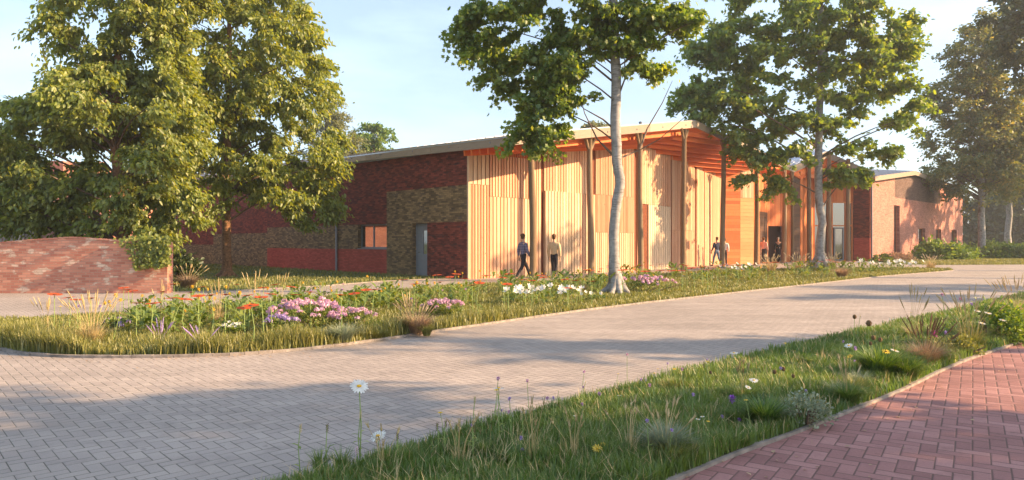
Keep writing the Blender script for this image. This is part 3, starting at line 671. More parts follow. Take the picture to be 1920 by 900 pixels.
# wooden log columns with forked brackets
cols_px = [(999, 73, 264, .115), (1108, 65, 258, .12), (1201, 58.8, 250, .125), (1281, 53.4, 242, .125), (1355, 48.3, 264, .13), (1419, 43.5, 290, .14), (1470, 38.4, 311, .14), (1485, 37.0, 321, .1), (1517, 36.2, 302, .14), (1555, 35.8, 284, .15), (1590, 35.6, 298, .15)]
for k_, (px, h, top, r) in enumerate(cols_px):
    D = F * CAMH / h; p = P(px, D); zt = HT(top, D); n_ = 9; mb = MB(); pts = []; rad = []
    lx, ly = random.uniform(-.05, .05), random.uniform(-.05, .05)
    for i in range(n_ + 1):
        t = i / n_; pts.append(p + Vector((lx * t + .025 * sin(t * 5 + k_), ly * t + .025 * cos(t * 4 + k_), -.03 + (zt + .03) * t))); rad.append(r * 1.0 * (1.18 - .22 * t) * random.uniform(.96, 1.04))
    mb.tube(pts, rad, 12, tint=random.random()); c_ = mb.build('log_column', M['post'], hall, smooth=True)
    mb = MB(); tp = pts[-1]; dirf = (P2 - Pc).normalized() if k_ < 4 else (P3 - P2).normalized()
    for sg in (-1, 1): mb.tube([tp - Vector((0, 0, .62)), tp + dirf * .18 * sg - Vector((0, 0, .35)), tp + dirf * .34 * sg + Vector((0, 0, -.02))], [.05, .075, .085], 8, tint=.6)
    mb.build('bracket', M['post'], c_, smooth=True)
    mb = MB(); mb.tube([p, p + Vector((0, 0, .06))], r * 1.7, 12); mb.build('base_shoe', M['greypipe'], c_)
v = MB(); q = P(1201, 34); v.tube([hz_(q, HT(248, 34)), hz_(q, HT(231, 34))], .07, 10); v.ball(hz_(q, HT(230, 34)), (.1, .1, .07)); v.build('roof_vent', M['grey'], hall)

# ---- gabled brick wing on the right
wing = empty('brick_wing', P(1633, 53), 'gabled brick wing with deep upright openings and dappled leaf shade, right of the glazed entrance', 'building')
wd = Vector(((2241 - CX) / F, 1, 0)).normalized(); w0 = P(1633.5, 52.9)
def wpx(px): return wall_on(w0, w0 + wd, px)
def wz(px, py): p = w0 + wd * wpx(px); return HT(py, p.y)
wn = Vector((wd.y, -wd.x, 0)); Lw = wpx(1805); Lp = wpx(1707)
ztop = lambda s: (6.3 + (7.45 - 6.3) * s / Lp) if s < Lp else (7.45 + (6.9 - 7.45) * (s - Lp) / (Lw - Lp))
cuts = [0, wpx(1676), wpx(1687), wpx(1722), wpx(1735), wpx(1755), wpx(1765), wpx(1784), wpx(1794), Lw]
zw = 2.75
mb = MB()
def wblock(s0, s1, z0, z1, mi, sl=False):
    a, b_ = w0 + wd * s0, w0 + wd * s1; za, zb = (ztop(s0), ztop(s1)) if sl else (z1, z1); bk = -wn * .35
    vs = [a, b_, b_ + bk, a + bk]; vs = [v + Vector((0, 0, z0)) for v in vs] + [hz_(vs[0], za), hz_(vs[1], zb), hz_(vs[2], zb), hz_(vs[3], za)]
    mb.add(vs, [(0, 3, 2, 1), (4, 5, 6, 7), (0, 1, 5, 4), (1, 2, 6, 5), (2, 3, 7, 6), (3, 0, 4, 7)], mi)
zs_ = wz(1680, 385); zlo = .75
wblock(cuts[0], cuts[1], 0, zs_, 0); wblock(cuts[2], cuts[3], 0, zs_, 0); wblock(cuts[1], cuts[2], 0, .5, 0)
wblock(cuts[0], cuts[3], zs_, 5.2, 0); 
for i, j in ((3, 4), (5, 6), (7, 8)): wblock(cuts[i], cuts[j], 0, zlo, 0)
for i, j in ((4, 5), (6, 7), (8, 9)): wblock(cuts[i], cuts[j], 0, zw, 0)
wblock(cuts[3], cuts[9], zw, 5.2, 0)
s_ = [0, wpx(1678), Lp, wpx(1762), Lw]
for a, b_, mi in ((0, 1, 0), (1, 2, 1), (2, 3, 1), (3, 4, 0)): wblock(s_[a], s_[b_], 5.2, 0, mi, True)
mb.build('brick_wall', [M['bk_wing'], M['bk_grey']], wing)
mb = MB(); e = w0 + wd * Lw; mb.box(e - wn * .36, -wn * 14, -wd * .3, (0, 0, 6.3), 0); mb.build('side_wall', M['bk_wing'], wing); mb = MB(); mb.box(w0 - wn * .36 + wd * .02, -wn * 14, wd * .3, (0, 0, 6.0), 0); mb.build('side_wall', M['bk_wing'], wing)
for i, j, zz0, zz1 in ((1, 2, .5, zs_), (3, 4, zlo, zw), (5, 6, zlo, zw), (7, 8, zlo, zw)):
    window_at(wing, w0 + wd * (cuts[i] + .01) - wn * .24 + Vector((0, 0, zz0 + .01)), wd * (cuts[j] - cuts[i] - .02), zz1 - zz0 - .02, -wn, M['woodor'], t=.05)
mb = MB(); mb.box(w0 + wd * .5 - wn * .8, wd * (Lw - 1), -wn * .05, (0, 0, 5)); mb.build('inner_lining', M['curtain'], wing)
g = MB(); g.tube([w0 - wd * .1 + wn * .08, hz_(w0 - wd * .1 + wn * .08, 6.2)], .06, 8); g.build('downpipe', M['greypipe'], wing)
mb = MB(); rd = -wn * 14; ov = wn * .35
def slab(a, b_, za, zb, th=.22, ra=0, rb_=0):
    vs = [hz_(a + ov, za), hz_(b_ + ov, zb), hz_(b_ + rd, zb + rb_), hz_(a + rd, za + ra)]; mb.add(vs + [v + Vector((0, 0, th)) for v in vs], [(0, 3, 2, 1), (4, 5, 6, 7), (0, 1, 5, 4), (1, 2, 6, 5), (2, 3, 7, 6), (3, 0, 4, 7)], 0, .5)
    for i in range(12):
        t = (i + .5) / 12; p = lerp(vs[0], vs[1], t) + Vector((0, 0, th + .02)); mb.bar(p, lerp(vs[3], vs[2], t) + Vector((0, 0, th + .02)), .05, .07, tint=.5)
slab(w0 - wd * .4, w0 + wd * Lp, 6.28, 7.48, ra=2.3, rb_=1.6); slab(w0 + wd * (Lp + .01), w0 + wd * (Lw + .4), 7.48, 6.86, ra=1.6, rb_=.8)
mb.build('metal_roof', M['metal'], wing)
mb = MB()
for a, b_, za, zb in ((w0 - wd * .4, w0 + wd * Lp, 6.28, 7.48), (w0 + wd * (Lp + .01), w0 + wd * (Lw + .4), 7.48, 6.86)):
    vs = [hz_(a + ov, za - .12), hz_(b_ + ov, zb - .12), hz_(b_ + ov, zb + .24), hz_(a + ov, za + .24)]; mb.add(vs + [v + wn * .06 for v in vs], [(0, 1, 2, 3), (7, 6, 5, 4), (0, 4, 5, 1), (1, 5, 6, 2), (2, 6, 7, 3), (3, 7, 4, 0)], 0, .5)
mb.build('fascia', M['fascia'], wing)

# ================================================================== LEFT SIDE: garden wall, fence, houses behind
lw = MB(); D = 19.45; nn = 60; xs = [(-26 + (-9.82 + 26) * i / nn) for i in range(nn + 1)]
def wtop(x):
    px = x / D * F + CX; ys = [(-400, 470), (0, 456.5), (60, 451), (130, 446), (200, 451), (240, 454.5), (312, 457)]
    return HT(float(np.interp(px, [a for a, _ in ys], [b_ for _, b_ in ys])), D)
for i in range(nn):
    x0, x1 = xs[i], xs[i + 1]; a, b_ = wtop(x0), wtop(x1); y0, y1 = D, D + .33
    lw.add([(x0, y0, -.02), (x1, y0, -.02), (x1, y1, -.02), (x0, y1, -.02), (x0, y0, a), (x1, y0, b_), (x1, y1, b_), (x0, y1, a)], [(4, 5, 6, 7), (0, 1, 5, 4), (2, 3, 7, 6)] + ([(1, 2, 6, 5)] if i == nn - 1 else []) + ([(3, 0, 4, 7)] if i == 0 else []))
gw = tag(lw.build('garden_wall', M['bk_low']), 'low garden wall of mottled pink brick with a gently arched top and ivy at its end', 'wall')
mb = MB()
for i in range(110):   # brick on edge coping
    x = -26 + i * .147
    mb.box((x, D - .02, wtop(x + .07) + .001), (.138, 0, 0), (0, .37, 0), (0, 0, .035 + random.uniform(0, .006)))
mb.build('coping', M['bk_low'], gw)
# slatted fence
fe = MB(); fy = 27.5
for i in range(100):
    x = -34 + i * .15; fe.cbox(x, fy, .2, x + .1, fy + .03, HT(424, fy) + random.uniform(-.01, .01), tint=random.random())
fe.cbox(-34, fy + .04, .5, -19, fy + .09, .6, tint=.3); fe.cbox(-34, fy + .04, 1.7, -19, fy + .09, 1.8, tint=.3)
tag(fe.build('slat_fence', timber('grey_fence', (.26, .20, .17), (.33, .26, .22), (.4, .32, .27))), 'weathered upright slat fence behind the low garden wall', 'fence')
# brick outbuilding and red roofed house behind the trees
def house(name, x0, x1, y0, y1, he, hr, wm, rm, label, win=()):
    e = empty(name, (x0, y0, 0), label, 'building'); mb = MB(); mb.cbox(x0, y0, 0, x1, y1, he)
    mb.build('wall', wm, e); mb = MB(); ym = (y0 + y1) / 2; ov = .4
    vs = [(x0 - ov, y0 - ov, he - .1), (x1 + ov, y0 - ov, he - .1), (x1 + ov, ym, hr), (x0 - ov, ym, hr), (x1 + ov, y1 + ov, he - .1), (x0 - ov, y1 + ov, he - .1)]
    mb.add(vs, [(0, 1, 2, 3), (3, 2, 4, 5), (0, 3, 5), (1, 4, 2), (0, 5, 4, 1)]); rf = mb.build('roof', rm, e)
    c = MB(); c.cbox(x0 + 1.2, ym - .4, hr - .6, x0 + 2.0, ym + .4, hr + 1.1); c.build('chimney', wm, rf)
    for (a, b_, c_, d) in win: window_at(e, Vector((a, y0 - .03, c_)), Vector((b_ - a, 0, 0)), d - c_, Vector((0, 1, 0)), M['render'], mull=((b_ - a) / 2,))
    return e
house('red_roofed_house', -41, -27, 40, 49, 3.6, 6.7, M['render'], M['tile'], 'cream house with a red tiled roof glimpsed through the leaves at far left', ((-38, -36.6, 1.2, 2.6), (-33, -31.6, 1.2, 2.6)))
house('brick_outbuilding', -25.4, -20, 33, 39, 2.75, 4.6, M['bk_wing'], M['tile'], 'small pinkish brick outbuilding just beyond the slat fence', ((-24.3, -23.3, 1.1, 2.1),))
# ================================================================== TREES
def limb(mb, a, b_, r0, r1, seg=6, sag=.12, n_=5, up=.25):
    a, b_ = Vector(a), Vector(b_); d = b_ - a; pts = []; rad = []
    off = Vector((random.uniform(-1, 1), random.uniform(-1, 1), 0)) * d.length * sag
    for i in range(n_ + 1):
        t = i / n_; p = a + d * t + off * sin(pi * t) * .6 + Vector((0, 0, d.length * up * (t * (1 - t)))); pts.append(p); rad.append(r0 + (r1 - r0) * t)
    mb.tube(pts, rad, seg, tint=random.random(), cap=False); return pts
def tree(name, label, base, trunk, env, nsub, nleaf, lsize, leafm, barkm, group=None, sub_r=.6, wr=.55, shape='oval', droop=.35, twigs=3, limb_r=.05, trunk_seg=12, seed=1, shell=.55, roots=0, cat='tree', limbfrac=.6, extra=None):
    """trunk: [(point, radius)...] world; env: [(centre, (rx,ry,rz))...] world"""
    global rng
    random.seed(seed); r_ = np.random.default_rng(seed)
    root = empty(name, base, label, cat, group)
    mb = MB(); tp = [Vector(p) for p, _ in trunk]; tr = [r for _, r in trunk]
    fine_p, fine_r = [], []
    for i in range(len(tp) - 1):
        for k_ in range(4):
            t = k_ / 4; fine_p.append(lerp(tp[i], tp[i + 1], t) + Vector((random.uniform(-1, 1), random.uniform(-1, 1), 0)) * tr[i] * .07); fine_r.append(tr[i] + (tr[i + 1] - tr[i]) * t)
    fine_p.append(tp[-1]); fine_r.append(tr[-1])
    mb.tube(fine_p, fine_r, trunk_seg, tint=.5, wob=.035)
    for k_ in range(roots):
        an = 2 * pi * k_ / roots + random.uniform(-.3, .3) - .2; r0 = tr[0]; L_ = random.uniform(2.2, 4.0) * r0
        d = Vector((cos(an), sin(an), 0)); b0 = tp[0]
        mb.tube([b0 + Vector((0, 0, r0 * 3.6)) - d * r0 * .05, b0 + Vector((0, 0, r0 * 2.0)) + d * r0 * .25, b0 + Vector((0, 0, r0 * .95)) + d * r0 * .85, b0 + d * L_ * .6 + Vector((0, 0, r0 * .36)), b0 + d * L_ + Vector((0, 0, -.05))], [r0 * .3, r0 * .46, r0 * .42, r0 * .26, r0 * .08], 8, tint=.5)
    vol = np.array([e[1][0] * e[1][1] * e[1][2] for e in env]) ** .72; pr = vol / vol.sum()
    LP, LD, LS = [], [], []
    ztr = [p.z for p in tp]
    def trunk_at(z):
        z = min(max(z, ztr[0]), ztr[-1])
        for i in range(len(tp) - 1):
            if z <= ztr[i + 1]: t = (z - ztr[i]) / (ztr[i + 1] - ztr[i] + 1e-6); return lerp(tp[i], tp[i + 1], t), tr[i] + (tr[i + 1] - tr[i]) * t
        return tp[-1], tr[-1]
    centres = []; lb = MB()
    for k_ in range(nsub):
        e = env[r_.choice(len(env), p=pr)]; v = r_.normal(size=3); v /= np.linalg.norm(v); rad = r_.random() ** (1 / 3) * (1 - shell) + shell if r_.random() < .8 else r_.random()
        c = Vector((e[0][0] + v[0] * e[1][0] * rad, e[0][1] + v[1] * e[1][1] * rad, e[0][2] + v[2] * e[1][2] * rad)); centres.append(c)
        hd = math.hypot(c.x - tp[0].x, c.y - tp[0].y); q, qr = trunk_at(c.z - .35 * hd - .4)
        if random.random() < limbfrac:
            pts = limb(lb, q, c, min(qr * .3, limb_r * (.6 + hd * .12)), .008, seg=5, sag=.16)
        else: pts = [q, lerp(q, c, .5), c]
        outd = (c - q).normalized()
        nt = twigs
        for j in range(nt):
            tv = Vector((random.gauss(0, 1), random.gauss(0, 1), random.gauss(-.1, .55))).normalized(); tv = (tv + outd * .7).normalized(); ln_ = sub_r * random.uniform(.6, 1.5)
            st = c - outd * sub_r * .4; en = st + tv * ln_ - Vector((0, 0, droop * ln_))
            if random.random() < .7: lb.tube([st, lerp(st, en, .5) + Vector((0, 0, ln_ * .12)), en], [.012, .008, .003], 3, tint=.4, cap=False)
            m_ = int(nleaf / nt * random.uniform(.6, 1.4)); t = r_.random(m_) ** .7
            pos = np.array(st)[None] + (np.array(en - st))[None] * t[:, None] + np.array([0, 0, 1])[None] * (t * (1 - t) * ln_ * .45)[:, None]
            pos = pos + r_.normal(size=(m_, 3)) * np.array([.26, .26, .17]) * sub_r * (.45 + .55 * t[:, None])
            LP.append(pos); dd = r_.normal(size=(m_, 3)) * .8 + np.array([tv.x, tv.y, -droop * 2.2])[None]; LD.append(dd); LS.append(lsize * r_.uniform(.65, 1.3, m_))
    mb.add(lb.v, lb.f, 1); mb.build('trunk', [barkm, M['twig']], root, smooth=True, uvs=False)
    pos = np.concatenate(LP); dd = np.concatenate(LD); ls = np.concatenate(LS)
    nor = r_.normal(size=pos.shape) * .75 + np.array([0, 0, 1.0]); V, Fc, rep = leaves(pos, dd, nor, ls, wr, shape)
    tint = np.clip(np.repeat(r_.beta(2, 2.2, len(pos)), rep), 0, 1)
    npmesh('crown', V, Fc, leafm, tint, root)
    return root
def E(px, py, rx, ry, D, dz=None, dy=0): 
    k_ = D / F; c = P(px, D + dy, HT(py, D)); r1 = rx * k_; r2 = ry * k_; return (c, (r1, dz if dz else min(r1, r2 * 1.3, 3.2), r2))

# big leafy tree with brown trunk on the lawn
D = 28.3; b0 = G(425, 520); t_ = [(b0 + Vector((0, 0, -.1)), .25), (b0 + Vector((.02, 0, .6)), .19), (b0 + Vector((-.02, 0, 2.5)), .175), (b0 + Vector((0, .1, 5.5)), .15), (b0 + Vector((.1, 0, 8.5)), .11), (b0 + Vector((.1, 0, 13)), .05)]
tree('broadleaf_tree', 'broad leafy tree with a brown trunk rising from the sunny lawn by the brick facade', b0, t_, [E(485, 325, 150, 75, D), E(520, 250, 120, 110, D), E(400, 240, 110, 120, D), E(480, 120, 150, 110, D), E(450, 0, 150, 110, D), E(430, -130, 120, 90, D), E(440, 425, 20, 20, D, .3), E(595, 370, 45, 55, D), E(590, 60, 40, 60, D)], 270, 290, .195, M['leafA'], M['bark'], seed=11, sub_r=.68, droop=.6, roots=5, wr=.5, limbfrac=.2)
# neighbour behind the garden wall
D = 23.6; b0 = P(232, D); t_ = [(b0 + Vector((0, 0, -.1)), .26), (b0 + Vector((0, 0, 2)), .2), (b0 + Vector((-.3, 0, 5)), .17), (b0 + Vector((-.2, 0, 8)), .11), (b0 + Vector((0, 0, 11)), .05)]
tree('broadleaf_tree', 'dense dark green leafy tree spreading low behind the arched garden wall', b0, t_, [E(230, 375, 150, 62, D), E(90, 380, 105, 55, D), E(90, 280, 120, 120, D), E(230, 230, 150, 130, D), E(150, 170, 110, 90, D), E(210, 60, 120, 110, D), E(300, -10, 90, 110, D), E(240, -120, 120, 80, D), E(330, 330, 60, 100, D), E(330, 120, 60, 120, D), E(300, 400, 70, 35, D), E(60, 330, 80, 90, D)], 325, 290, .178, M['leafA'], M['bark'], seed=5, sub_r=.6, droop=.6, wr=.5, limbfrac=.3)
# near birch in the island bed
b0 = G(1156, 552, ); D = b0.y; def_ = lambda px, py: P(px, D, HT(py, D))
t_ = [(b0 + Vector((0, 0, -.1)), .26), (def_(1153, 528), .18), (def_(1152, 500), .155), (def_(1151, 440), .142), (def_(1155, 385), .138), (def_(1163, 345), .136), (def_(1157, 300), .136), (def_(1154, 240), .145), (def_(1156, 150), .135), (def_(1151, 60), .125), (def_(1150, -60), .11), (def_(1155, -220), .05)]
nb = tree('birch_tree', 'tall birch with peeling white bark and flared roots standing in the near flower bed', b0, t_, [E(940, 50, 105, 42, D), E(1010, 130, 85, 55, D), E(930, 110, 75, 35, D), E(1010, 190, 60, 45, D), E(1025, 245, 45, 25, D, .5), E(1120, 25, 110, 40, D), E(1260, 35, 75, 40, D), E(1180, 90, 45, 40, D), E(1000, -30, 120, 50, D), E(1150, -110, 210, 90, D), E(1215, 130, 30, 20, D, .4), E(1300, 40, 30, 25, D, .5), E(870, 15, 45, 30, D), E(1090, 60, 60, 50, D), E(1200, 50, 60, 50, D), E(1010, 215, 62, 45, D, .8), E(1000, 262, 40, 18, D, .5), E(905, 90, 65, 30, D), E(1030, 170, 65, 45, D)], 285, 150, .128, M['leafB'], M['birch'], seed=8, sub_r=.42, droop=.45, roots=6, wr=.62, shape='lobed', limb_r=.03, trunk_seg=16, shell=.3, limbfrac=.035)
mb = MB()
for a, pts_ in (((1154, 245), [(1130, 225), (1095, 205), (1085, 190)]), ((1158, 300), [(1120, 260), (1095, 215), (1085, 160)]), ((1160, 298), [(1200, 280), (1235, 262), (1300, 205)]), ((1200, 280), [(1215, 240), (1245, 190), (1262, 150)]), ((1154, 125), [(1125, 95), (1080, 75), (1060, 70)]), ((1156, 190), [(1170, 150), (1172, 100), (1178, 70)])):
    pp = [def_(*a)] + [def_(*q) + Vector((0, random.uniform(-.3, .3), 0)) for q in pts_]; mb.tube(pp, [.034, .024, .014, .005], 6, tint=.5)
mb.build('bare_branches', M['twig'], nb, smooth=True, uvs=False)
# second birch further along
b0 = G(1538, 504); D = b0.y; t_ = [(b0 + Vector((0, 0, -.1)), .40), (def_(1536, 488), .25), (def_(1537, 455), .22), (def_(1542, 420), .21), (def_(1535, 370), .205), (def_(1534, 300), .20), (def_(1537, 200), .18), (def_(1540, 100), .19), (def_(1538, -60), .1), (def_(1538, -160), .04)]
sb = tree('birch_tree', 'second birch with smooth grey trunk further along the bed, in front of the roof valley', b0, t_, [E(1400, 110, 110, 80, D), E(1370, 190, 90, 50, D), E(1440, 250, 75, 60, D), E(1430, 320, 50, 35, D, 1.0), E(1530, 60, 110, 90, D), E(1620, 110, 90, 80, D), E(1680, 60, 70, 60, D), E(1610, 210, 85, 50, D), E(1700, 190, 60, 45, D), E(1610, 290, 65, 45, D, 1.5), E(1530, -60, 210, 80, D), E(1310, 130, 50, 55, D), E(1490, 190, 60, 60, D), E(1590, 330, 40, 20, D, .8), E(1330, 200, 60, 40, D)], 260, 165, .235, M['leafB'], M['birch'], seed=21, sub_r=.85, droop=.35, roots=6, wr=.62, shape='lobed', limb_r=.045, shell=.35, limbfrac=.09)
mb = MB()
for a, pts_ in (((1536, 365), [(1510, 350), (1480, 335), (1478, 325)]), ((1537, 400), [(1560, 370), (1575, 340), (1580, 300)]), ((1536, 340), [(1555, 310), (1575, 300), (1590, 290)]), ((1536, 285), [(1520, 262), (1500, 240), (1490, 225)]), ((1540, 250), [(1565, 235), (1600, 225), (1640, 190)])):
    pp = [def_(*a)] + [def_(*q) + Vector((0, random.uniform(-.5, .5), 0)) for q in pts_]; mb.tube(pp, [.05, .035, .02, .008], 6, tint=.5)
mb.build('bare_branches', M['twig'], sb, smooth=True, uvs=False)
# pale trunked trees at the right
b0 = P(1842, 63); D = 63; t_ = [(b0 + Vector((0, 0, -.1)), .46), (def_(1841, 460), .31), (def_(1840, 400), .28), (def_(1841, 300), .25), (def_(1842, 200), .21), (def_(1843, 110), .18), (def_(1845, 30), .06)]
tree('plane_tree', 'tall conical golden green tree with a pale straight trunk beside the brick wing', b0, t_, [E(1830, 330, 100, 40, D), E(1835, 270, 105, 55, D), E(1830, 190, 90, 60, D), E(1835, 120, 70, 60, D), E(1845, 60, 40, 45, D), E(1880, 230, 50, 100, D)], 260, 170, .29, M['leafC'], M['birch'], seed=31, sub_r=1.1, droop=.25, wr=.6, limb_r=.07, roots=4, shell=.4)
b0 = P(1890, 78); D = 78; t_ = [(b0, .45), (def_(1889, 440), .32), (def_(1893, 400), .3), (def_(1888, 350), .27), (def_(1890, 250), .2)]
tree('plane_tree', 'smaller crooked pale trunked tree at the far right edge of the hedge', b0, t_, [E(1900, 320, 60, 45, D), E(1910, 250, 50, 60, D)], 90, 150, .42, M['leafC'], M['birch'], seed=33, sub_r=1.3, droop=.2, wr=.6, roots=4)
b0 = P(2010, 50); D = 50; t_ = [(b0, .4), (b0 + Vector((0, 0, 8)), .3), (b0 + Vector((0, 0, 21)), .1)]
tree('broadleaf_tree', 'dark green crown reaching into the top right corner above the golden tree', b0, t_, [E(1905, 20, 70, 40, D), E(1960, 60, 80, 90, D), E(2000, -40, 120, 90, D)], 110, 160, .33, M['leafD'], M['bark'], seed=35, sub_r=1.1, wr=.6)
# distant trees
far = [(1826, 100, 415, 40, 48, 41, 'dark tree in shade behind the hedge just right of the brick wing'), (1872, 105, 405, 38, 55, 43, 'dark background tree seen between the two pale trunks at right'), (1925, 98, 400, 45, 60, 45, 'dark background tree cut off by the right edge above the hedge'), (1985, 92, 390, 60, 70, 47, None)]
for px, D, cy, rx, ry, sd, lb in far:
    if lb is None: continue
    b0 = P(px, D); tree('background_tree', lb, b0, [(b0, .4), (b0 + Vector((0, 0, HT(cy, D))), .2)], [E(px, cy, rx, ry, D, 2.5), E(px, 450, rx, 22, D, 2)], 70, 150, .5, M['leafD'], M['bark'], seed=sd, sub_r=1.4, wr=.7, limbfrac=.3, group='dark trees behind the hedge')
for px, D, cy, rx, ry, m_, sd, lb in [(700, 78, 262, 40, 33, 'shrub', 51, 'rounded sunlit tree rising above the roof edge left of the open sky'), (1118, 92, 241, 26, 13, 'conif', 53, 'small treetop peeping over the roof behind the near birch trunk'), (1392, 88, 262, 20, 10, 'leafD', 55, 'bluish green treetop peeping over the roof left of the valley')]:
    b0 = P(px, D); tree('background_tree', lb, b0, [(b0, .35), (b0 + Vector((0, 0, HT(cy + ry, D))), .25), (b0 + Vector((0, 0, HT(cy, D))), .1)], [E(px, cy, rx, ry, D, 2), E(px + rx * .2, cy + ry * .8, rx * .9, ry, D, 2)], 60, 110, .34, M[m_], M['bark'], seed=sd, sub_r=.85, wr=.6, shell=.3)
b0 = P(612, 70); D = 70; t_ = [(b0, .5), (b0 + Vector((0, 0, 10)), .3), (b0 + Vector((0, 0, 17)), .05)]
tree('cedar_tree', 'cedar with flat layered boughs between the leafy tree and the roof edge', b0, t_, [E(618, 285, 75, 9, D, 3), E(625, 262, 60, 8, D, 3), E(618, 238, 50, 8, D, 2.5), E(622, 215, 34, 7, D, 2), E(612, 200, 20, 8, D, 1.5)], 90, 170, .26, M['conif'], M['bark'], seed=57, sub_r=.9, wr=.35, droop=.12, shell=.2)
for px, D, cy, rx, ry, sd, lb in [(-40, 60, 330, 90, 70, 61, 'tall tree at the far left edge behind the red tiled roof'), (330, 66, 330, 90, 60, 63, 'background tree glimpsed over the brick facade between the two leafy crowns')]:
    b0 = P(px, D); tree('background_tree', lb, b0, [(b0, .35), (b0 + Vector((0, 0, HT(cy, D))), .2)], [E(px, cy, rx, ry, D, 3)], 60, 120, .4, M['leafC'], M['bark'], seed=sd, sub_r=1.2, wr=.6)
# avenue trees standing to the right, outside the picture, whose shade falls across the road and the walls
for k_, (x, y, z0, z1, r, ns_, ls) in enumerate([(14, 3.0, 2.6, 9.0, 1.75, 60, .30), (23, .6, 3.0, 10.0, 2.9, 70, .34), (19.5, 7.6, 6.8, 10, .8, 18, .26), (30, 15.5, 4.8, 10, 1.5, 34, .3), (40, 18.5, 9.5, 13.5, 1.6, 26, .3), (27, 26.8, 8.8, 13.5, 2.3, 24, .3), (44, 33, 12, 18, 3.0, 34, .36), (56, 46, 14.5, 23, 3.2, 46, .4), (62, 60, 9, 18, 6.0, 85, .42), (76, 69, 11, 21, 5.5, 70, .45)]):  # the eighth is an unseen tree added to shade the entrance recess
    b0 = Vector((x, y, 0)); zc = (z0 + z1) / 2
    tree('avenue_tree', ['first','second','third','fourth','fifth','sixth','seventh','added eighth','ninth','tenth','eleventh'][k_] + ' avenue tree beyond the red path, outside the view, casting shade', b0, [(b0, .26), (b0 + Vector((.1, 0, z0)), .2), (b0 + Vector((0, .1, z1)), .06)], [(Vector((x, y, zc)), (r, r, (z1 - z0) / 2))], ns_, 60, ls, M['leafB'], M['bark'], group='avenue trees', seed=70 + k_, sub_r=.95, wr=.65, shape='oval', limbfrac=.4)

# ================================================================== SHRUBS, IVY, HEDGE
def bush(name, label, c, r, nl, ls, m_, seed, group=None, wr=.6, cat='shrub'):
    r_ = np.random.default_rng(seed); random.seed(seed); root = empty(name, (c[0], c[1], 0), label, cat, group)
    pos = []; dd = []
    ncl = 26
    for k_ in range(ncl):
        v = r_.normal(size=3); v[2] = abs(v[2]); v /= np.linalg.norm(v); cc = np.array([c[0] + v[0] * r[0] * .75, c[1] + v[1] * r[1] * .75, v[2] * r[2] * .75 + .05]); m2 = nl // ncl
        pos.append(cc[None] + r_.normal(size=(m2, 3)) * np.array([r[0] * .16, r[1] * .16, r[2] * .16])); dd.append(np.tile(v, (m2, 1)) + r_.normal(size=(m2, 3)) * .7)
    pos = np.concatenate(pos); pos[:, 2] = np.abs(pos[:, 2]) + .02; dd = np.concatenate(dd); V, Fc, rep = leaves(pos, dd, r_.normal(size=pos.shape) * .6 + np.array([0, 0, 1]), ls * r_.uniform(.6, 1.3, len(pos)), wr)
    npmesh('foliage', V, Fc, m_, np.repeat(r_.random(len(pos)), rep), root)
    s_ = MB()
    for k_ in range(9):
        v = Vector((random.gauss(0, .5) * r[0], random.gauss(0, .5) * r[1], r[2] * random.uniform(.5, .9))); s_.tube([(c[0] + v.x * .1, c[1] + v.y * .1, -.02), (c[0] + v.x, c[1] + v.y, v.z)], [.02, .006], 4, tint=.4)
    s_.build('stems', M['twig'], root, uvs=False); return root
bush('leafy_shrub', 'broad bright green shrub spreading beneath the small wing windows', P(1762, 56), (2.3, 1.3, 1.45), 3600, .26, M['shrub'], 1)
bush('leafy_shrub', 'lower bright green shrub between the wing corner and the pale straight trunk', P(1800, 57.5), (1.7, 1.2, 1.1), 2400, .24, M['shrub'], 2)
for k_, (px, D, rx, h, lb) in enumerate([(1868, 61, 2.0, 1.1, 'leafy hedge plant just right of the pale straight trunk'), (1905, 62, 2.0, 1.25, 'leafy hedge plant below the crooked pale trunk'), (1845, 70, 2.6, 1.5, 'hedge shrub behind the pale straight trunk'), (1940, 60, 2.2, 1.2, 'hedge shrub cut by the right edge of the view')]):
    bush('hedge_shrub', lb, P(px, D), (rx, 1.2, h), 2200, .26, M['shrub'], 10 + k_, 'hedge along the far lawn')
bush('leafy_shrub', 'dark rounded shrub in shade at the end of the garden wall', P(338, 24.5), (.75, .6, .95), 1900, .17, M['leafD'], 21)
bush('leafy_shrub', 'low dusty shrub at the foot of the wing downpipe', P(1652, 51.5), (.9, .5, .5), 700, .15, M['peren'], 22)
bush('leafy_shrub', 'low reddish shrub under the tall slot opening of the wing', P(1683, 53.5), (1.4, .5, .55), 900, .15, M['brownfuzz'], 23)
# ivy hanging over the end of the garden wall
r_ = np.random.default_rng(4); iv = empty('ivy', P(282, 19.3), 'trailing ivy draped over the right end of the garden wall', 'ivy')
n_ = 2300; px = 205 + 115 * r_.beta(4.5, 1.7, n_); low = np.interp(px, [205, 240, 255, 275, 300, 320], [458, 470, 508, 500, 500, 495]); py = 443 + (low - 443) * r_.random(n_) ** 1.3
Dv = 19.4 - r_.uniform(.0, .22, n_) - .1 * (py < 456) + .35 * (py < 456) * r_.random(n_); pos = np.stack([(px - CX) / F * Dv, Dv, CAMH + (HOR - py) * Dv / F], 1)
V, Fc, rep = leaves(pos, r_.normal(size=pos.shape) * .6 + np.array([0, -.3, -.8]), r_.normal(size=pos.shape) * .5 + np.array([.2, -1, .2]), r_.uniform(.05, .12, n_), .75)
npmesh('foliage', V, Fc, M['leafA'], np.repeat(r_.random(n_), rep), iv)
mb = MB()
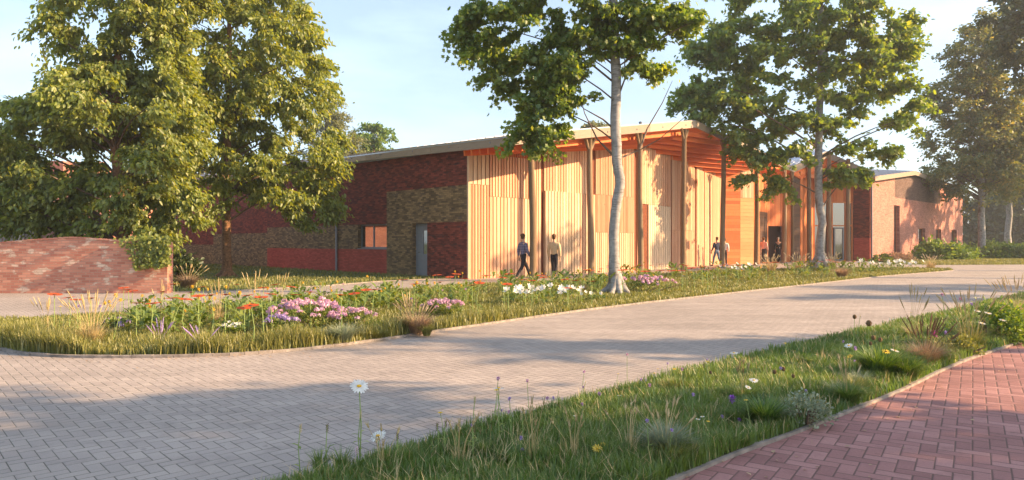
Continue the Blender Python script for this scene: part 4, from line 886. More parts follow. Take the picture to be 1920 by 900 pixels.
for k_ in range(16):
    x = random.uniform(240, 318); y1 = random.uniform(470, 505); pts = [P(x + random.uniform(-4, 4) * i, 19.36 - .04 * (i % 2), HT(448 + (y1 - 448) * i / 4, 19.4)) for i in range(5)]; mb.tube(pts, [.008, .007, .006, .005, .002], 4, tint=.5)
mb.build('stems', M['twig'], iv, uvs=False)
# ================================================================== GRASS (blades nobody could count)
def inpoly(pts, poly):
    x, y = pts[:, 0], pts[:, 1]; n = len(poly); c = np.zeros(len(pts), bool); j = n - 1
    for i in range(n):
        xi, yi, xj, yj = poly[i][0], poly[i][1], poly[j][0], poly[j][1]
        c ^= ((yi > y) != (yj > y)) & (x < (xj - xi) * (y - yi) / (yj - yi + 1e-12) + xi); j = i
    return c
def scatter(poly, n, dmin, dmax, r_, power=1.0, xl=.82):
    P_ = np.array([(p[0], p[1]) for p in poly]); out = []; tot = 0
    while tot < n:
        m = n * 3; Y = dmin * (dmax / dmin) ** r_.random(m) if power == 1 else r_.uniform(dmin, dmax, m)   # denser near the viewer
        X = r_.uniform(-xl, xl, m) * Y; q = np.stack([X, Y], 1); q = q[inpoly(q, P_)]; out.append(q); tot += len(q)
        if len(q) == 0: break
    return np.concatenate(out)[:n]
def vnoise(p, s_, seed):
    r_ = np.random.default_rng(seed); g = r_.random((64, 64)); x = p[:, 0] * s_ % 63; y = p[:, 1] * s_ % 63; i, j = x.astype(int), y.astype(int); fx, fy = x - i, y - j
    return (g[i, j] * (1 - fx) + g[i + 1, j] * fx) * (1 - fy) + (g[i, j + 1] * (1 - fx) + g[i + 1, j + 1] * fx) * fy
def grass(name, poly, n, dmin, dmax, h0, h1, z, m_, seed, wk=1.0, lean=.5, fringe=None):
    r_ = np.random.default_rng(seed); q = scatter(poly, n, dmin, dmax, r_); D_ = q[:, 1]
    nz_ = vnoise(q, 1.7, seed); n2 = vnoise(q, 6.0, seed + 1)
    h = (h0 + (h1 - h0) * (nz_ * .55 + n2 * .45)) * r_.uniform(.55, 1.25, n); wdt = (.0045 + .00085 * D_) * wk * r_.uniform(.7, 1.3, n)
    pos = np.stack([q[:, 0], q[:, 1], np.full(n, z)], 1); V, Fc = blades(pos, h, wdt, r_.uniform(.1, lean, n) * (1), r_.uniform(0, 2 * pi, n))
    tint = np.clip(np.repeat(.55 * nz_ + .45 * r_.random(n) - .05, 2), 0, 1)
    return tag(npmesh(name, V, Fc, m_, tint), kind='stuff')
tag(grass('grass', verge, 105000, 3.6, 40, .04, .16, .028, M['grassV'], 1), 'short green grass growing along the verge between road and red path')
tag(grass('dry_grass', verge, 5000, 3.6, 40, .07, .19, .028, M['straw'], 6, .7, .9), 'dry straw coloured blades among the green verge grass')
tag(grass('grass', island, 120000, 8.8, 44, .05, .13, .028, M['grassA'], 2), 'sunlit yellow green grass covering the long flower bed')
tag(grass('grass', lawn, 26000, 18.5, 45, .06, .14, .018, M['grassA'], 3), 'mown lawn grass beneath the brick facade')
# far grass strip on the right
far_strip = [Vector((27.5, 44.2, 0)), Vector((33.5, 45, 0)), Vector((60, 47.8, 0)), Vector((60, 62, 0)), Vector((34, 60, 0)), Vector((28.2, 52, 0))]
tag(grass('grass', far_strip, 16000, 43.5, 62, .08, .2, -.03, M['grassA'], 4), 'strip of grass in front of the brick wing and hedge')
# taller fringe of blades at the front lip of the bed
r_ = np.random.default_rng(9); fl = isl_front; seg = np.array([(p[0], p[1]) for p in fl]); n_ = 15000; t = r_.random(n_) ** 1.25 * (len(seg) - 1.001); i_ = t.astype(int); f_ = (t - i_)[:, None]
q = seg[i_] * (1 - f_) + seg[i_ + 1] * f_; q = q + np.stack([r_.normal(0, .05, n_), np.abs(r_.normal(0, .28, n_)) + .05], 1)
nz_ = vnoise(q, 3.0, 5); pos = np.stack([q[:, 0], q[:, 1], np.full(n_, .03)], 1); V, Fc = blades(pos, (.07 + .2 * nz_ * (q[:, 1] < 14) + .08 * nz_) * r_.uniform(.6, 1.2, n_), .006 + .0008 * q[:, 1], r_.uniform(.1, .6, n_), r_.uniform(0, 2 * pi, n_))
tag(npmesh('long_grass', V, Fc, M['grassA'], np.repeat(r_.random(n_), 2)), 'longer uncut grass along the curved front lip of the flower bed', kind='stuff')

# ================================================================== TUSSOCKS AND FLOWERING PLANTS
def tussock(name, label, loc, h, spread, n, m_, wdt, seed, plumes=0, plume_m='straw', plume_h=1.5, group=None, fine=1.0, cat='grass tussock', plume_len=.12):
    r_ = np.random.default_rng(seed); random.seed(seed); root = empty(name, loc, label, cat, group); root['kind'] = 'thing'; L0 = np.array(loc)
    az = r_.uniform(0, 2 * pi, n); rr = spread * .22 * np.sqrt(r_.random(n)); pos = L0[None] + np.stack([rr * np.cos(az), rr * np.sin(az), np.zeros(n)], 1); pos[:, 2] = L0[2] - .01
    ln_ = np.clip(r_.beta(2, 2, n) * 1.25 * spread / h, .05, 1.3); V, Fc = blades(pos, h * r_.uniform(.55, 1.1, n), np.full(n, wdt), ln_, az + r_.normal(0, .5, n))
    npmesh('blades', V, Fc, m_, np.repeat(r_.random(n), 2), root)
    if plumes:
        for k_ in range(plumes):
            mb = ms = MB()
            a = random.uniform(0, 2 * pi); hh = h * plume_h * random.uniform(.75, 1.1); sp = spread * random.uniform(.1, .75); p0 = Vector(loc) + Vector((cos(a), sin(a), 0)) * spread * .1; p1 = Vector(loc) + Vector((cos(a) * sp * .45, sin(a) * sp * .45, hh * .6)); p2 = Vector(loc) + Vector((cos(a) * sp, sin(a) * sp, hh))
            mb.tube([p0, p1, p2], [.0022 * fine, .0018 * fine, .0012 * fine], 4, tint=random.random(), cap=False)
            d = (p2 - p1).normalized(); L_ = plume_len * random.uniform(.7, 1.3); q = p2 + d * L_
            ms.tube([p2 - d * L_ * .5, p2, q - d * L_ * .4, q], [.002, .0075 * fine, .006 * fine, .001], 5, tint=random.random())
            for j in range(5):
                b0 = p2 + d * L_ * random.uniform(-.4, .7); ms.tube([b0, b0 + d * .03 + Vector((random.gauss(0, .012), random.gauss(0, .012), .01))], [.003 * fine, .0008], 3, tint=random.random(), cap=False)
            mb.build('plume', M[plume_m], root, uvs=False)
    return root
Z0 = .03
def bedpt(px, py): g_ = G(px, py); return Vector((g_.x, g_.y, Z0))
tussock('feather_grass', 'large tussock of straw coloured feather grass at the left end of the flower bed', bedpt(172, 655), .42, .45, 260, M['straw'], .007, 1, 26, 'straw', 1.45)
tussock('feather_grass', 'small pale feather grass at the far left edge of the flower bed', bedpt(88, 628), .26, .3, 110, M['grassA'], .006, 2, 9, 'straw', 1.6)
tussock('feather_grass', 'slender pale feather grass rising in front of the garden wall end', bedpt(300, 603), .3, .25, 60, M['straw'], .006, 3, 8, 'straw', 1.9)
tussock('feather_grass', 'pale feather grass between the red flowers left of the lawn tree', bedpt(412, 610), .34, .3, 90, M['straw'], .006, 4, 12, 'straw', 1.8)
tussock('feather_grass', 'pale feather grass below the base of the lawn tree', bedpt(478, 592), .36, .35, 80, M['straw'], .006, 5, 10, 'straw', 2.0)
tussock('feather_grass', 'thin pale feather grass below the bright red brick band', bedpt(525, 590), .34, .3, 60, M['straw'], .006, 6, 7, 'straw', 2.0)
tussock('feather_grass', 'straw coloured grass growing out of the brown tussock below the brick corner', bedpt(765, 628), .4, .3, 160, M['straw'], .006, 7, 12, 'straw', 1.3)
tussock('lavender_grass', 'wispy greenish grass with lilac tips near the bed front, left of centre', bedpt(300, 655), .22, .3, 120, M['silver'], .005, 8, 8, 'p_lilac', 1.3)
tussock('lavender_grass', 'wispy grey green grass near the bed front below the small white flowers', bedpt(378, 664), .25, .35, 160, M['silver'], .005, 9, 6, 'p_lilac', 1.2)
tussock('silver_tussock', 'rounded silvery green tussock in front of the large pink flower clump', bedpt(645, 645), .30, .42, 750, M['silver'], .009, 10)
tussock('brown_tussock', 'fuzzy reddish brown tussock right of the large pink flower clump', bedpt(783, 628), .36, .5, 650, M['brownfuzz'], .009, 11, 16, 'brownfuzz', 1.15)
tussock('green_tussock', 'small green tussock at the foot of the fuzzy brown tussock', bedpt(800, 632), .2, .22, 300, M['grassA'], .008, 12)
tussock('green_tussock', 'low green tussock with white specks between the silvery and the brown tussock', bedpt(705, 638), .18, .35, 600, M['grassA'], .006, 13)
tussock('brown_tussock', 'brownish grass clump on the lawn beside the garden wall end', Vector((*G(352, 541)[:2], .02)), .5, .7, 900, M['brownfuzz'], .009, 14, 14, 'straw', 1.3, fine=1.8)
tussock('brown_tussock', 'mauve brown tussock just left of the near birch roots', bedpt(1088, 552), .34, .4, 500, M['brownfuzz'], .008, 15)
tussock('brown_tussock', 'mauve brown tussock at the right of the second birch roots', Vector((*G(1578, 523)[:2], Z0)), .5, .55, 600, M['brownfuzz'], .014, 16)
for k_, (px, py, h, sp, lb) in enumerate([(1445, 507, .7, .7, 'pale feathery grass right of the last free standing log column'), (1560, 503, .7, .7, 'pale feathery grass just right of the second birch trunk'), (1745, 500, .6, .8, 'pinkish plume grass near the tip of the flower bed'), (1495, 505, .7, .8, 'pale feathery grass below the roof valley columns')]):
    g_ = G(px, py + 5); tussock('plume_grass', lb, Vector((g_.x, g_.y, Z0)), h, sp, 120, M['straw'], .015, 30 + k_, 24, 'seedpale', 1.1, fine=3.0)
# verge tussocks
VZ = .03
def vpt(px, py): g_ = G(px, py); return Vector((g_.x, g_.y, VZ))
tussock('green_tussock', 'lush dark green tussock at the kerb of the red path, near foreground', vpt(1432, 808), .27, .28, 620, M['tuft'], .0085, 40)
tussock('green_tussock', 'broad grey green tussock with arching straw stalks in the near foreground', vpt(1248, 862), .24, .27, 1100, M['silver'], .0045, 41, 12, 'straw', 1.25, plume_len=.04)
tussock('green_tussock', 'soft light green tussock at the middle of the verge kerb', vpt(1590, 765), .24, .26, 480, M['grassV'], .008, 42, 7, 'straw', 1.5, plume_len=.05)
tussock('green_tussock', 'large dark green fountain tussock beneath the yellow flower', vpt(1650, 715), .40, .48, 700, M['tuft'], .013, 43)
tussock('green_tussock', 'dark green mound leaning over the kerb beside the fountain tussock', vpt(1700, 718), .30, .34, 480, M['tuft'], .011, 44)
tussock('brown_tussock', 'brown wiry tussock with dark stalks right of the fountain tussock', vpt(1735, 690), .34, .42, 700, M['brownfuzz'], .005, 45, 26, 'seed', 1.3)
tussock('feather_grass', 'tall straw plumed grass beside the right bend of the path kerb', vpt(1818, 662), .45, .5, 260, M['grassA'], .007, 46, 26, 'straw', 1.55)
tussock('feather_grass', 'straw plumed grass at the right edge of the picture, top of the verge', vpt(1905, 610), .5, .55, 260, M['straw'], .008, 47, 26, 'straw', 1.4)
tussock('feather_grass', 'thin pale plumes rising from the verge against the road', vpt(1712, 640), .32, .35, 110, M['straw'], .005, 48, 9, 'straw', 2.0)
tussock('green_tussock', 'low wild grass clump on the near verge behind the purple flower', vpt(1395, 760), .2, .3, 500, M['grassV'], .005, 49, 6, 'straw', 1.7, plume_len=.05)
bush('leafy_perennial', 'bushy bright green perennial near the right edge of the verge', vpt(1862, 640), (.62, .5, .48), 3200, .06, M['shrub'], 50, cat='perennial', wr=.5)
bush('leafy_perennial', 'low grey leaved perennial with tiny lilac flowers by the near kerb', vpt(1510, 800), (.22, .16, .2), 900, .03, M['silver'], 51, cat='perennial')
bush('leafy_perennial', 'low bright perennial tucked between kerb and straw plumes', vpt(1790, 668), (.3, .22, .2), 1000, .04, M['grassA'], 52, cat='perennial')

# unkempt tufts overhanging the kerb of the red path and dotted through the verge
kl = [G(x, y) for x, y in [(1285, 893), (1390, 851), (1500, 809), (1590, 772), (1680, 737), (1740, 709), (1800, 681), (1860, 660), (1920, 640)]]
tz = [(1400, 'rough grass tuft on the path kerb in the near corner'), (1560, 'rough grass tuft on the kerb below the grey leaved perennial'), (1720, 'rough grass tuft on the kerb below the fountain tussock'), (1990, 'rough grass tuft on the path kerb at its far bend')]
tp_ = [tussock('verge_tussock', 'x', (0, 0, 0), .17, .2, 330, M[m_], .005, 860 + i, group='rough tufts along the path kerb') for i, m_ in enumerate(['grassV', 'tuft', 'grassA', 'silver'])]; us = [0] * 4; rk = random.Random(5)
for i in range(44):
    t = rk.random() * 7.99; a_, b2 = kl[int(t)], kl[int(t) + 1]; p = lerp(a_, b2, t - int(t)); dn_ = Vector((-(b2 - a_).y, (b2 - a_).x, 0)).normalized(); p = p + dn_ * rk.uniform(.12, .35); p.z = VZ
    px = p.x / p.y * F + CX; lb = next(l for z_, l in tz if px <= z_); j = i % 4 if rk.random() < .8 else 0; s_ = rk.uniform(.6, 1.15) * (1 if p.y < 7 else 1.35)
    if not us[j]: us[j] = 1; c = tp_[j]; c.location = p; c['label'] = lb
    else: c = copy_tree(tp_[j], p, rk.uniform(0, 6), s_, lb)
mz = [(1300, 'wild grass tuft in the near half of the verge'), (1650, 'wild grass tuft in the middle of the verge'), (1990, 'wild grass tuft in the far half of the verge')]
for i in range(40):
    u_ = rk.random(); px = 900 + 1000 * u_; yt = np.interp(px, [560, 700, 950, 1200, 1370, 1560, 1700, 1850, 1920], [893, 857, 797, 728, 682, 638, 605, 570, 553]); yb_ = np.interp(px, [1285, 1500, 1680, 1800, 1920], [893, 809, 737, 681, 640]); py = yt + 6 + (yb_ - yt - 12) * rk.random(); p = vpt(px, py)
    copy_tree(tp_[rk.choice([0, 0, 1, 2])], p, rk.uniform(0, 6), rk.uniform(.5, .95), next(l for z_, l in mz if px <= z_))

# ---- flowers: a few kinds, each built once with stem, leaves and bloom, then copied
def bloom_daisy(mb, c, r, n, m_pet=0, m_disc=1, droopv=0.0, tilt=Vector((0, 0, 1)), wr=.32, disc=.28, dome=.5):
    up = tilt.normalized(); a = up.cross(Vector((.3, .9, .1))).normalized(); b_ = up.cross(a)
    for i in range(n):
        an = 2 * pi * (i + random.uniform(-.15, .15)) / n; d = a * cos(an) + b_ * sin(an); s_ = up.cross(d); L_ = r * random.uniform(.88, 1.08); p0 = c + d * r * disc * .6
        p1 = c + d * L_ * .6 + up * (-droopv * r * .3 + r * .03); p2 = c + d * L_ + up * (-droopv * r * .8); w_ = r * wr
        mb.add([p0 - s_ * w_ * .25, p0 + s_ * w_ * .25, p1 + s_ * w_ * .5, p2 + s_ * w_ * .22, p2 - s_ * w_ * .22, p1 - s_ * w_ * .5], [(0, 1, 2, 5), (5, 2, 3, 4)], m_pet)
    mb.ball(c + up * r * .05, (r * disc, r * disc, r * disc * dome), m_disc, seg=9, rings=5)
def leafstrip(mb, p, d, L_, w_, sag=.4, mi=0):
    d = d.normalized(); s_ = d.cross(Vector((0, 0, 1))).normalized(); pts = []
    for t, ww in ((0, .15), (.3, .9), (.65, .8), (1, .05)):
        c = p + d * L_ * t + Vector((0, 0, L_ * (.55 * t - sag * 1.6 * t * t))); pts += [c - s_ * w_ * ww / 2, c + s_ * w_ * ww / 2]
    mb.add(pts, [(0, 1, 3, 2), (2, 3, 5, 4), (4, 5, 7, 6)], mi)
def flower(name, label, cat, h, r, kind, pm, seed, group=None, dm='p_disc', stem_r=.003, nleaf=4, leafL=.09, tilt=None, lean=.05, n=14, loc=(0, 0, 0)):
    random.seed(seed); root = empty(name, loc, label, cat, group); o_ = Vector(loc)
    top = o_ + Vector((random.uniform(-lean, lean), random.uniform(-lean, lean), h)); mid = lerp(o_, top, .5) + Vector((random.uniform(-.02, .02), 0, 0)) * (h / .4)
    mb = MB(); mb.tube([o_ - Vector((0, 0, .02)), mid, top], [stem_r * 1.2, stem_r, stem_r * .8], 5, tint=.5); mb.build('stem', M['stem'], root, uvs=False)
    if nleaf:
        lm = MB()
        for i in range(nleaf): an = random.uniform(0, 2 * pi); t = random.uniform(.02, .55); leafstrip(lm, lerp(o_, top, t), Vector((cos(an), sin(an), .3)), leafL * random.uniform(.7, 1.3), leafL * .3)
        lm.build('leaves', M['peren'], root, uvs=False)
    bm_ = MB(); tl = tilt or Vector((random.uniform(-.3, .3), random.uniform(-.3, .3), 1))
    if kind == 'daisy': bloom_daisy(bm_, top, r, n, tilt=tl)
    elif kind == 'cone': bloom_daisy(bm_, top, r, 12, droopv=-.18, tilt=tl, wr=.6, disc=.3, dome=.7)
    elif kind == 'puff':
        for i in range(60):
            v = Vector((random.gauss(0, 1), random.gauss(0, 1), random.gauss(0, .8) + .3)).normalized(); s_ = v.cross(Vector((0, .2, 1))).normalized() * r * .22; q = top + v * r * random.uniform(.75, 1.05); p = top + v * r * .2; bm_.add([p, lerp(p, q, .7) + s_, q, lerp(p, q, .7) - s_], [(0, 1, 2, 3)], 0)
        bm_.ball(top, r * .4, 0, seg=6, rings=4)
    elif kind == 'seed':
        bm_.ball(top, (r, r, r * 1.2), 0, seg=8, rings=6)
        for i in range(26): v = Vector((random.gauss(0, 1), random.gauss(0, 1), random.gauss(0, 1))).normalized(); bm_.tube([top + v * r * .8, top + v * r * 1.25], [r * .12, r * .04], 3, cap=False)
    elif kind == 'spike':
        for i in range(26): t = i / 26; v = Vector((cos(i * 2.4), sin(i * 2.4), .5)); c = top + Vector((0, 0, -r * 4 * t)); bm_.add([c, c + v * r * .5 + Vector((0, 0, r * .3)), c + v * r * .9 + Vector((0, 0, r * .7)), c + v * r * .3 + Vector((0, 0, r * .6))], [(0, 1, 2, 3)], 0)
    bm_.build('bloom', [M[pm], M[dm]], root, uvs=False); return root
# tall rust orange flowers at surveyed heads
heads = [(100, 556), (129, 562), (146, 566), (166, 563), (232, 543), (243, 547), (252, 549), (255, 572), (282, 574), (302, 550), (327, 536), (349, 565), (321, 563), (355, 551), (374, 559), (383, 541), (394, 558), (422, 556), (444, 536), (461, 582), (475, 577), (465, 558), (493, 543), (494, 562), (510, 555), (520, 537), (547, 541), (554, 556), (583, 551), (640, 557), (669, 554), (691, 547), (753, 527), (697, 547), (818, 518), (845, 522), (858, 516), (823, 532), (775, 536), (871, 525), (887, 538), (902, 534), (912, 519), (946, 524), (954, 516), (952, 536), (985, 527), (997, 529), (1016, 519), (1019, 523), (1063, 527), (1078, 529), (1067, 543), (1109, 509), (1109, 530), (1119, 511), (1125, 506), (1141, 500), (1172, 502), (1168, 509), (1203, 500), (1213, 511), (1221, 499), (1234, 497), (1235, 510), (1251, 503), (1262, 510), (1278, 498), (1279, 510), (1288, 500), (1301, 505), (1318, 503), (1327, 508), (1336, 504), (1345, 501), (1362, 499), (1380, 500), (1398, 498), (1420, 496), (1436, 495), (1452, 494), (1475, 493), (1490, 492), (1505, 494), (1540, 492), (1552, 489), (1568, 493), (1585, 491), (1602, 492)]
zones = [(200, 'rust orange flower by the straw tussock at the bed end'), (345, 'rust orange flower in front of the garden wall'), (480, 'rust orange flower on a pale stem below the lawn tree trunk'), (600, 'rust orange flower on a pale stem below the bright red brick band'), (760, 'rust orange flower standing behind the large pink clump'), (900, 'rust orange flower before the grey door and brick corner'), (1030, 'rust orange flower near the feet of the two nearest walkers'), (1150, 'rust orange flower left of the near birch trunk'), (1260, 'rust orange flower between the near birch and the fourth log column'), (1350, 'rust orange flower between the fourth and fifth log columns'), (1480, 'small rust orange flower in front of the shaded boarded recess'), (1700, 'small rust orange flower around the second birch trunk')]
protos = [flower('coneflower', 'x', 'flower', 1.0, .085, 'cone', 'p_orange', 200 + i, 'tall rust orange flowers', 'p_dark', .0045, 5, .12, lean=.03) for i in range(5)]
for p in protos:
    for ch in p.children: pass
isl2 = np.array([(p[0], p[1]) for p in island]); used = [False] * 5; random.seed(77)
for i, (px, py) in enumerate(heads):
    want = random.uniform(.5, .68) if px < 900 else random.uniform(.55, .75); best = None
    for Lh in np.linspace(.2, .95, 40):
        D = F * (CAMH - Lh) / (py - HOR); x = (px - CX) / F * D
        if inpoly(np.array([[x, D]]), isl2)[0] and (best is None or abs(Lh - want) < abs(best - want)): best = float(Lh)
    if best is None: continue
    Lh = best; D = F * (CAMH - Lh) / (py - HOR); x = (px - CX) / F * D
    lb = next(l for z_, l in zones if px <= z_); k_ = i % 5; sc_ = Lh; pr = protos[k_]
    if not used[k_]: used[k_] = True; c = pr; c.location = (x, D, Z0); c['label'] = lb; c.rotation_euler = (0, 0, random.uniform(0, 6))
    else: c = copy_tree(pr, (x, D, Z0), random.uniform(0, 6), None, lb)
    s2 = 1.25 if D < 16 else 1.75; c.scale = (s2, s2, Lh)     # stem height follows the plant, bloom stays flat
# leafy perennials filling the back of the bed
def leafy(name, label, seed, h=.4, n=16, m_='peren', group=None, L_=.24, cat='perennial'):
    random.seed(seed); root = empty(name, (0, 0, 0), label, cat, group); mb = MB()
    for i in range(n):
        an = random.uniform(0, 2 * pi); t = random.random(); p = Vector((random.gauss(0, .06), random.gauss(0, .06), h * t * .6)); leafstrip(mb, p, Vector((cos(an), sin(an), .6)), L_ * random.uniform(.6, 1.2), L_ * .26, sag=random.uniform(.3, .65))
    mb.build('leaves', M[m_], root, uvs=False); mb = MB()
    for i in range(4): mb.tube([(0, 0, -.03), (random.gauss(0, .08), random.gauss(0, .08), h * .7)], [.005, .003], 4, tint=.5)
    mb.build('stems', M['stem'], root, uvs=False); return root
lz = [(330, 'arching leafy plant before the garden wall'), (560, 'arching leafy plant in the bed below the lawn tree'), (740, 'arching leafy plant around the large pink clump'), (900, 'arching leafy plant in the bed before the dark brick corner'), (1130, 'arching leafy plant among the white flowers by the near birch'), (1340, 'arching leafy plant between the near birch and the fifth column'), (1520, 'arching leafy plant in the bed left of the second birch'), (1800, 'arching leafy plant in the bed right of the second birch')]
pl = [leafy('leafy_plant', 'x', 300 + i, .36 + .05 * i, 18, 'peren', 'leafy plants filling the bed') for i in range(4)]; used = [0] * 4; r_ = np.random.default_rng(3); random.seed(13); cnt = 0
bl = [(x, y) for x, y in [(0, 602), (100, 599), (300, 586), (500, 568), (700, 551), (870, 536), (1000, 531), (1120, 523), (1290, 512), (1420, 507), (1560, 504.5), (1700, 503)]]
for k_ in range(230):
    px = r_.uniform(250, 1690) if k_ > 26 else r_.uniform(460, 760); yb = np.interp(px, [a for a, _ in bl], [b_ for _, b_ in bl]); yf = np.interp(px, [0, 180, 400, 560, 700, 900, 1100, 1300, 1500, 1650], [655, 671, 668, 657, 640, 610, 582, 558, 536, 519])
    py = yb + (yf - yb) * (.04 + .55 * r_.random() ** 1.2); p = bedpt(px, py); lb = next(l for z_, l in lz if px <= z_); j = k_ % 4; s_ = random.uniform(.75, 1.35) * (1 if px < 900 else 1.2)
    if not used[j]: used[j] = 1; c = pl[j]; c.location = p; c['label'] = lb; c.scale = (s_,) * 3
    else: c = copy_tree(pl[j], p, random.uniform(0, 6), s_, lb)
# yellow button flowers among them
yz = [(480, 'small yellow flower at the left of the bed'), (780, 'small yellow flower behind the large pink clump'), (1100, 'small yellow flower around the white blossoms'), (1800, 'small yellow flower in the bed right of the near birch')]
yp = [flower('yellow_flower', 'x', 'flower', .34 + .06 * i, .035, 'puff', 'p_yellow', 330 + i, 'small yellow flowers', stem_r=.003, nleaf=3) for i in range(3)]; used = [0] * 3
for k_ in range(96):
    px = r_.uniform(200, 1600); yb = np.interp(px, [a for a, _ in bl], [b_ for _, b_ in bl]); yf = np.interp(px, [0, 180, 400, 560, 700, 900, 1100, 1300, 1500, 1650], [655, 671, 668, 657, 640, 610, 582, 558, 536, 519]); py = yb + (yf - yb) * (.03 + .5 * r_.random())
    p = bedpt(px, py); lb = next(l for z_, l in yz if px <= z_); j = k_ % 3; s_ = random.uniform(.8, 1.3)
    if not used[j]: used[j] = 1; c = yp[j]; c.location = p; c['label'] = lb
    else: c = copy_tree(yp[j], p, random.uniform(0, 6), s_, lb)
# phlox clumps
def phlox(label, c, r, n_head, seed, m_='p_pink'):
    r_ = np.random.default_rng(seed); root = bush('phlox_clump', label, c, (r[0], r[1], r[2] * .7), 1600, .055, M['peren'], seed, None, cat='flowering plant', wr=.4); P_, D_, N_ = [], [], []
    for k_ in range(n_head):
        a = r_.uniform(0, 2 * pi); q = math.sqrt(r_.random()); x, y = q * cos(a), q * sin(a); z = r[2] * (.55 + .5 * math.sqrt(max(0, 1 - q * q)) * r_.uniform(.6, 1.05)); hc = np.array([c[0] + x * r[0], c[1] + y * r[1], z]); m2 = 22; v = r_.normal(size=(m2, 3)); v /= np.linalg.norm(v, axis=1, keepdims=True); v[:, 2] = np.abs(v[:, 2]) * .9 - .15
        for j in range(3): P_.append(hc + v * .042); tt = r_.normal(size=(m2, 3)); tt -= (tt * v).sum(1, keepdims=True) * v; D_.append(tt); N_.append(v)
    P_, D_, N_ = map(np.concatenate, (P_, D_, N_)); V, Fc, rep = leaves(P_, D_, N_, r_.uniform(.014, .026, len(P_)) * (1.0 if c[1] < 14 else 1.5), .9, 'quad'); npmesh('blossoms', V, Fc, M[m_], np.repeat(r_.random(len(P_)), rep), root)
phlox('large mound of pink phlox in the middle of the flower bed', bedpt(575, 622), (.62, .5, .52), 95, 401)
phlox('paler pink phlox spilling right of the large mound, behind the silvery tussock', bedpt(662, 622), (.42, .35, .38), 45, 402)
phlox('lilac phlox shoot at the lower left of the large mound', bedpt(528, 632), (.28, .22, .33), 26, 403, 'p_lilac')
phlox('small pink phlox clump behind the fuzzy brown tussock', bedpt(830, 596), (.42, .3, .36), 36, 404)
phlox('mauve pink phlox just right of the near birch trunk', bedpt(1205, 550), (.95, .45, .48), 60, 405, 'p_pink')
phlox('faint lilac phlox at the far left of the bed', bedpt(215, 622), (.25, .2, .2), 10, 406, 'p_lilac')
# white star flowered plants
def starplant(label, c, r, n_fl, seed, size=.07, far=False):
    random.seed(seed); root = empty('white_flowered_plant', c, label, 'flowering plant'); lm = MB()
    for i in range(46):
        an = random.uniform(0, 2 * pi); q = math.sqrt(random.random()); p = Vector((c[0] + cos(an) * q * r[0], c[1] + sin(an) * q * r[1], c[2] + random.uniform(0, r[2] * .6))); a2 = random.uniform(0, 2 * pi); leafstrip(lm, p, Vector((cos(a2), sin(a2), .5)), random.uniform(.12, .26), .055, sag=.4)
    lm.build('leaves', M['peren'], root, uvs=False)
    for i in range(n_fl):
        an = random.uniform(0, 2 * pi); q = math.sqrt(random.random()); p = Vector((c[0] + cos(an) * q * r[0], c[1] + sin(an) * q * r[1], c[2] + r[2] * random.uniform(.65, 1.05))); mb = MB()
        mb.tube([(p.x, p.y, c[2]), p], [.004, .003], 4, 2); bloom_daisy(mb, p, size * random.uniform(.8, 1.15), 6, 0, 1, droopv=-.6, tilt=Vector((random.uniform(-.8, .8), -random.uniform(.2, 1.1), .7)), wr=.62, disc=.16); mb.build('blossom', [M['p_white'], M['p_disc'], M['stem']], root, uvs=False)
starplant('broad white flowered plant in the bed left of the near birch', bedpt(1035, 574), (.75, .4, .42), 22, 501, .07)
starplant('white flowered plant at the left end of the white group, before the first column', bedpt(968, 572), (.32, .3, .36), 9, 502, .075)
starplant('small white flowers at the foot of the near birch', bedpt(1112, 566), (.3, .2, .2), 5, 503, .05)
starplant('low cluster of small white flowers in the bed front, left of the pink mound', bedpt(436, 633), (.2, .15, .2), 16, 504, .028)
starplant('white flowered plant between the fifth and sixth columns', bedpt(1385, 520), (.9, .5, .5), 12, 505, .09)
starplant('white flowered plant right of the second birch', bedpt(1650, 512), (1.0, .5, .55), 13, 506, .10)
starplant('white flowered plant toward the tip of the flower bed', bedpt(1700, 508), (.9, .4, .5), 9, 507, .10)
# ---- foreground wildflowers of the verge
def fg(name, label, cat, px, py, D, r, kind, pm, seed, **k_):
    """bloom seen at (px,py) when standing D metres away; stem comes up from the verge"""
    p = P(px, D, VZ); h = HT(py, D) - VZ; return flower(name, label, cat, h, r, kind, pm, seed, loc=p, lean=.004, **k_)
fg('oxeye_daisy', 'tallest white daisy with yellow centre, standing against the grey road', 'daisy', 674, 724, 4.35, .058, 'daisy', 'p_white', 601, tilt=Vector((.25, -.75, .9)), n=18, stem_r=.004, leafL=.05)
fg('oxeye_daisy', 'pale daisy half hidden in stems right of the tallest daisy', 'daisy', 709, 817, 4.3, .05, 'daisy', 'p_white', 602, tilt=Vector((-.2, -.4, .8)), n=18, leafL=.05)
fg('oxeye_daisy', 'white daisy seen from the side on a straight tall stem', 'daisy', 936, 728, 4.7, .042, 'daisy', 'p_white', 603, tilt=Vector((0, .1, 1)), n=16, leafL=.05)
fg('oxeye_daisy', 'white daisy leaning over the verge edge right of centre', 'daisy', 1377, 662, 6.2, .04, 'daisy', 'p_white', 604, tilt=Vector((-.1, -.1, 1)), n=14, leafL=.05)
fg('oxeye_daisy', 'white daisy in the verge above the purple flower', 'daisy', 1414, 713, 6.1, .042, 'daisy', 'p_white', 605, tilt=Vector((0, -.35, 1)), n=14, leafL=.05)
fg('oxeye_daisy', 'smaller white daisy just left of the one above the purple flower', 'daisy', 1402, 726, 6.0, .032, 'daisy', 'p_white', 606, tilt=Vector((.3, -.4, 1)), n=12, leafL=.05)
fg('oxeye_daisy', 'small round white daisy by the grey green tussock', 'daisy', 1234, 842, 4.5, .032, 'daisy', 'p_white', 607, tilt=Vector((0, -.7, .8)), n=11, leafL=.05)
